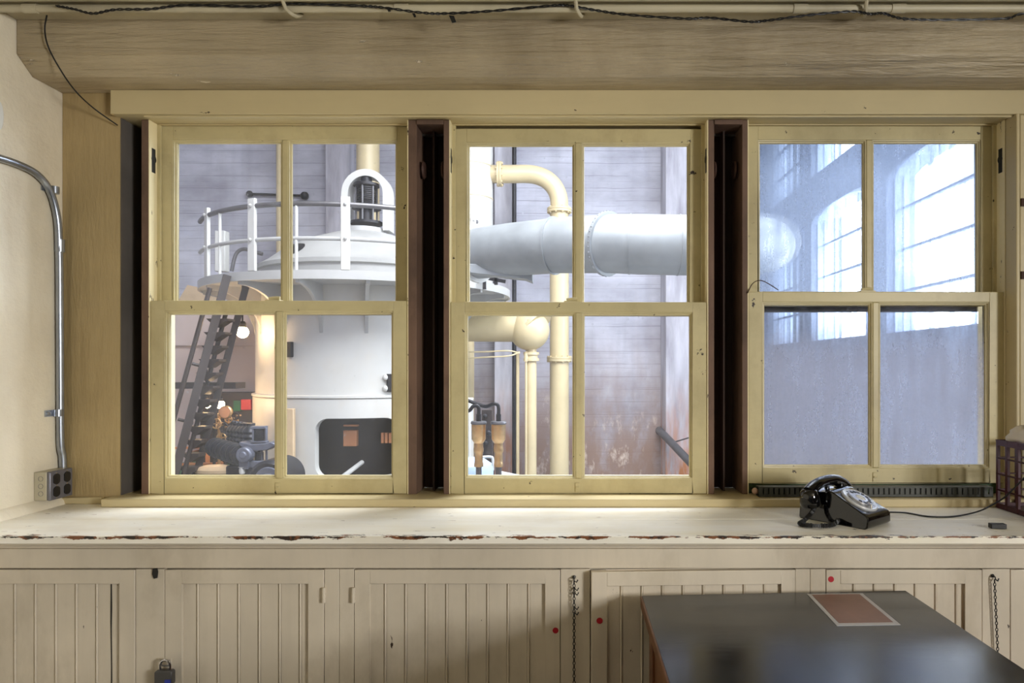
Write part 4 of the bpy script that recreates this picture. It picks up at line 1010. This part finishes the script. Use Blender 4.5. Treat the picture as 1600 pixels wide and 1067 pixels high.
gl_ = obj('gauge', MB().lathe([(0,0),(.085,0),(.095,.01),(.095,.05),(0,.05)], gg, (0,1,0), 24), M['bronze'], vb)
obj('gauge_face', MB().lathe([(0,-.004),(.078,-.002),(.078,.0)], gg, (0,1,0), 24), M['h_orange_lit'], gl_)

# ---------------- pipes seen in the left window
def pipe_thing(name, label, pts, r, m, flanges=(), n=20, cat='pipe'):
    t = thing(name, label, cat, pts[0]); obj('pipe', MB().tube(pts, r, n), M[m], t)
    for (c, ax, fr_, th) in flanges:
        obj('flange', MB().lathe([(r,-th/2),(fr_,-th/2),(fr_,th/2),(r,th/2)], c, ax, 28), M[m], t)
    return t
pipe_thing('standpipe', 'slim cream standpipe against the far wall behind the catwalk rail', [Vector((X(440,15.4),15.4,HF)), Vector((X(440,15.4),15.4,HT))], .115, 'h_cream')
pipe_thing('standpipe', 'thick cream standpipe rising behind the governor yoke', [Vector((X(575,14.2),14.2,HF)), Vector((X(575,14.2),14.2,HT))], .235, 'h_cream')
o = obj('tie_rod', MB().tube([at(388,303,15.9), at(480,306,15.9)], .03, 8).ball(at(390,303,15.9), .08, 10).ball(at(476,306,15.88), .10, 10), M['h_dark']); tag(o, 'dark tie rod with knobbed ends on the far wall behind the standpipe', 'rod')
o = obj('wall_block', MB().prism([(0,0),(.65,.0),(.62,.25),(.2,.34)], at(277,472,13.5), (1,0,0), (0,0,1), (0,.5,0)), M['h_tan']); tag(o, 'tan block on the wall below the left end of the catwalk', 'block')

# ---------------- pipes seen in the middle window
pc = thing('steam_column', 'broad white-cream vertical column at the left of the middle window', 'column', (-1.95, 13.6, HF))
cxx = X(770,13.6)-.45
obj('column_pipe', MB().lathe([(.45,2.55),(.45,HT)], (cxx,13.6,0), n=40), M['h_white'], pc)
for py in (262, 312): obj('seam', MB().lathe([(.45,-.01),(.458,-.008),(.458,.008),(.45,.01)], (cxx,13.6,Z(py,13.6)), n=40), M['h_cream'], pc)
obj('lower_pipe', MB().lathe([(.14,HF),(.14,2.56),(.45,2.56)], (X(741,13.6)-.14,13.6,0), n=24), M['h_cream'], pc)
ey = 13.6
ep = [at(766,272,ey), at(800,272,ey), at(826,272,ey), at(842,275,ey), at(856,282,ey), at(867,294,ey), at(873,309,ey), at(874,325,ey), at(874,345,ey)]
el = thing('pipe_elbow', 'cream pipe with flanged elbow running down behind the silver duct', 'pipe', at(874,330,ey))
obj('elbow', MB().tube(smooth_path(ep, 5), .178, 28), M['h_cream'], el)
obj('riser', MB().tube([at(874,345,ey), Vector((X(874,ey), ey, HF))], .19, 28), M['h_cream'], el)
for c, ax, rr_ in ((at(781,272,ey), (1,0,0), .25), (at(874,329,ey), (0,0,1), .245), (at(874,561,ey), (0,0,1), .25)):
    f_ = obj('flange', MB().lathe([(.17,-.045),(rr_,-.045),(rr_,-.006),(rr_-.01,0),(rr_,.006),(rr_,.045),(.17,.045)], c, ax, 30), M['h_cream'], el)
    for k in range(10):
        a = 2*PI*k/10; q_ = Vector((0,0,1)).rotation_difference(Vector(ax)); 
        obj('bolt', MB().lathe([(.022,-.065),(.022,.065)], c+q_ @ Vector(((rr_-.03)*math.cos(a), (rr_-.03)*math.sin(a), 0)), ax, 6), M['h_cream'], f_)
hy_ = 12.5
hp_ = thing('steam_header', 'thick cream horizontal pipe ending in a riveted round cap', 'pipe', at(828,515,hy_))
obj('main_pipe', MB().tube([at(712,511,hy_), at(826,512,hy_)], .262, 32), M['h_cream'], hp_)
capc = at(827,516,hy_)
obj('round_cap', MB().ball(capc, .37, 32), M['h_cream'], hp_)
rv = obj('cap_flange', MB().lathe([(.33,-.03),(.385,-.03),(.385,.03),(.33,.03)], capc+Vector((.10,0,.06)), (.8,-.35,-.75), 36), M['h_cream'], hp_)
for k in range(22):
    a = 2*PI*k/22; q_ = Vector((0,0,1)).rotation_difference(Vector((.8,-.35,-.75)).normalized())
    obj('rivet', MB().ball(capc+Vector((.10,0,.06))+q_ @ Vector((.365*math.cos(a), .365*math.sin(a), -.035)), .018, 6), M['h_cream'], rv)
obj('drain_pipe', MB().tube([at(830,545,hy_), Vector((X(830,hy_),hy_,HF))], .098, 20), M['h_cream'], hp_)
obj('drain_flange', MB().lathe([(.09,-.08),(.145,-.08),(.145,-.03),(.12,-.03),(.12,.03),(.145,.03),(.145,.08),(.09,.08)], at(830,557,hy_), n=24), M['h_cream'], hp_)
obj('small_pipe', MB().tube([at(809,549,hy_), Vector((X(809,hy_),hy_,HF))], .03, 10), M['h_cream'], hp_)
obj('small_pipe', MB().tube([at(822,549,hy_-.1), Vector((X(822,hy_-.1),hy_-.1,HF))], .022, 10).tube([at(822,552,hy_-.1), at(822,565,hy_-.1)], .04, 10), M['h_cream'], hp_)
obj('impulse_tube', MB().tube(smooth_path([at(728,550,12.2), at(760,549.5,12.2), at(795,548,12.2), at(812,552,12.3)], 6), .014, 7), M['h_cream'], hp_)
obj('impulse_tube', MB().tube(smooth_path([at(728,560,12.2), at(760,558,12.2), at(795,556,12.2), at(812,550,12.3)], 6), .014, 7), M['h_cream'], hp_)
o = obj('cable_pipe', MB().tube([(X(803.5,15.4),15.4,HF),(X(803.5,15.4),15.4,HT)], .05, 10), M['h_dark']); tag(o, 'thin dark vertical pipe beside the pale pilaster behind the middle window', 'pipe')

# silver duct
dt = thing('air_duct', 'large silver riveted air duct crossing the middle window', 'duct', at(960,382,8.4))
dp = [at(746,396,9.35), at(800,390,9.05), at(866,384,8.75), at(950,381,8.45), at(1000,382,8.35), at(1060,383,8.3), at(1130,384,8.35), at(1175,384,8.6), at(1195,384,9.0), at(1200,384,9.5)]
dr = [.345, .348, .35, .36, .365, .365, .365, .365, .365, .365]
obj('duct_skin', MB().tube(dp, dr, 48), M['h_silver'], dt)
for i, c, wid in ((2, dp[2], .02), (3, dp[3], .05), (4, at(985,381.5,8.38), .015), (5, dp[5], .015)):
    ax = (dp[min(i+1,9)]-dp[i-1]).normalized()
    if i == 3: ax = (ax+Vector((0,-.42,-.10))).normalized()
    R_ = .398 if i == 3 else .372
    o_ = obj('seam_ring', MB().lathe([(.33,-wid/2),(R_,-wid/2),(R_,wid/2),(.33,wid/2)], c, ax, 48), M['h_silver'], dt)
    for k in range(40):
        if i != 3: break
        a = 2*PI*k/40; q_ = Vector((0,0,1)).rotation_difference(ax)
        obj('rivet', MB().ball(c+q_ @ Vector((.400*math.cos(a), .400*math.sin(a), 0)), .010, 6), M['h_silver'], o_)
e0 = (dp[1]-dp[0]).normalized()
obj('end_flange', MB().lathe([(.30,-.03),(.40,-.03),(.40,.02),(.30,.02)], dp[0], e0, 40), M['h_white'], dt)
obj('end_plate', MB().box(X(737,9.4), X(742,9.4), 9.36, 9.44, Z(432,9.4), Z(347,9.4)), M['h_white'], dt)
obj('drain_box', MB().prism([(-.30,0),(.45,-.08),(.55,-.12),(.55,.12),(-.30,.12)], at(770,430,9.25), (1,0,0), (0,0,1), (0,-.25,0)), M['h_silver'], dt, bev=.01)
# bracket of dark iron and pale rail under the duct
o = obj('duct_bracket', MB().bar(at(748,432,10.2), at(790,440,10.2), .05, .05).bar(at(757,425,10.2), at(757,452,10.2), .05, .05).bar(at(775,430,10.2), at(775,445,10.2), .05, .05), M['h_dark']); tag(o, 'dark iron bracket between the duct end and the catwalk', 'bracket')

# bronze fittings and hoses, white tank
def fitting(label, pxc, off):
    Y = 6.0; t = thing('bronze_fitting', label, 'valve', at(pxc, 740, Y), group='bronze fittings')
    k = Y/F
    def prof(lst): return [(r*k, Z(py, Y)) for r, py in lst]
    c = (X(pxc,Y), Y, 0)
    obj('fitting_body', MB().lathe(prof([(7.0,729),(7.4,726),(7.0,723),(6.6,722),(6.4,708),(7.6,705),(7.8,701),(7.0,698),(7.0,692),(8.5,690),(11.0,686),(11.3,663)]), c, n=28), M['bronze'], t)
    obj('cap', MB().lathe(prof([(11.0,663),(12.4,662),(12.4,659.5),(11.5,658),(0,658)]), c, n=28), M['h_rail'], t)
    obj('stem', MB().lathe(prof([(4.6,774.9),(4.6,729)]), c, n=18), M['h_rail'], t)
    if off: hosep = [at(pxc,660,Y), at(pxc,648,Y), at(pxc,637,Y), at(pxc-2,632,Y), at(pxc-8,631,Y), at(pxc-20,635,Y+.05), at(pxc-34,631,Y+.1), at(pxc-52,624,Y+.15)]
    else: hosep = [at(pxc,660,Y), at(pxc,648,Y), at(pxc,638,Y), at(pxc-3,634,Y), at(pxc-9,635,Y), at(pxc-14,641,Y), at(pxc-22,643,Y)]
    obj('hose', MB().tube(smooth_path(hosep, 6), .0165, 10).tube([at(pxc,660,Y), at(pxc,647,Y)], .022, 12), M['h_dark'], t)
    return t
fitting('left one of the two bronze fittings with a black hose', 748, False)
fitting('right one of the two bronze fittings with a black hose', 779, True)
o = thing('oil_tank', 'pale blue riveted tank behind the bronze fittings', 'tank', at(738,770,6.6))
obj('tank_shell', MB().lathe([(.24,HF),(.24,Z(738,6.6)),(.22,Z(728,6.6)),(.15,Z(720,6.6)),(0,Z(718,6.6))], (X(733,6.75),6.75,0), n=36), M['h_blue'], o)
obj('tank_base', MB().box(X(700,6.2), X(800,6.2), 5.85, 6.30, HF, Z(775,6.0)), M['h_grey'], o, bev=.01)
o = thing('machine_frame', 'white machine frame at the left edge of the middle window', 'frame', at(728,700,7.2))
obj('upright', MB().box(X(700,7.2), X(737,7.2), 7.1, 7.35, HF, Z(622,7.2)), M['h_white'], o, bev=.01)
obj('pipe_loop', MB().tube(smooth_path([at(740,716,7.0), at(756,714,7.0), at(767,714,7.0), at(770,718,7.0), at(770,735,7.0)], 5), .014, 8), M['h_white'], o)
o = obj('guard_rail', MB().tube([at(783,740,9), at(822,748,9), at(860,757,9)], .035, 10).tube([at(792,741,9), (X(792,9),9,HF)], .03, 8), M['h_white']); tag(o, 'white guard rail low behind the bronze fittings', 'rail')
kn = thing('valve_manifold', 'dark manifold with round knobs between the two bronze fittings', 'valve', at(763,690,7.4))
for px, py, r in ((763,676,.030),(758,650,.026),(759,692,.026)): obj('knob', MB().ball(at(px,py,7.4), r, 10), M['h_dark'], kn)
obj('knob_rail', MB().box(X(754,7.5), X(770,7.5), 7.42, 7.5, HF, Z(640,7.5)), M['h_brownsteel'], kn)
# strut by the right-hand pilaster
s_ = thing('strut_pipe', 'dark pipe strut sloping from the far wall at the lower right of the middle window', 'pipe', at(1030,672,15.9))
obj('pipe', MB().tube([at(1030,672,15.9), at(1038,680,14.95), at(1078,722,14.0), at(1100,746,13.6)], .085, 14), M['h_rail'], s_)
obj('collar', MB().ball(at(1031,673,15.9), .10, 14), M['h_dark'], s_)
obj('stay_wire', MB().tube([at(1056,690,14.9), at(1082,682,14.4), at(1120,672,14)], .016, 6), M['h_rail'], s_)
# cross tie on the far wall above the duct line
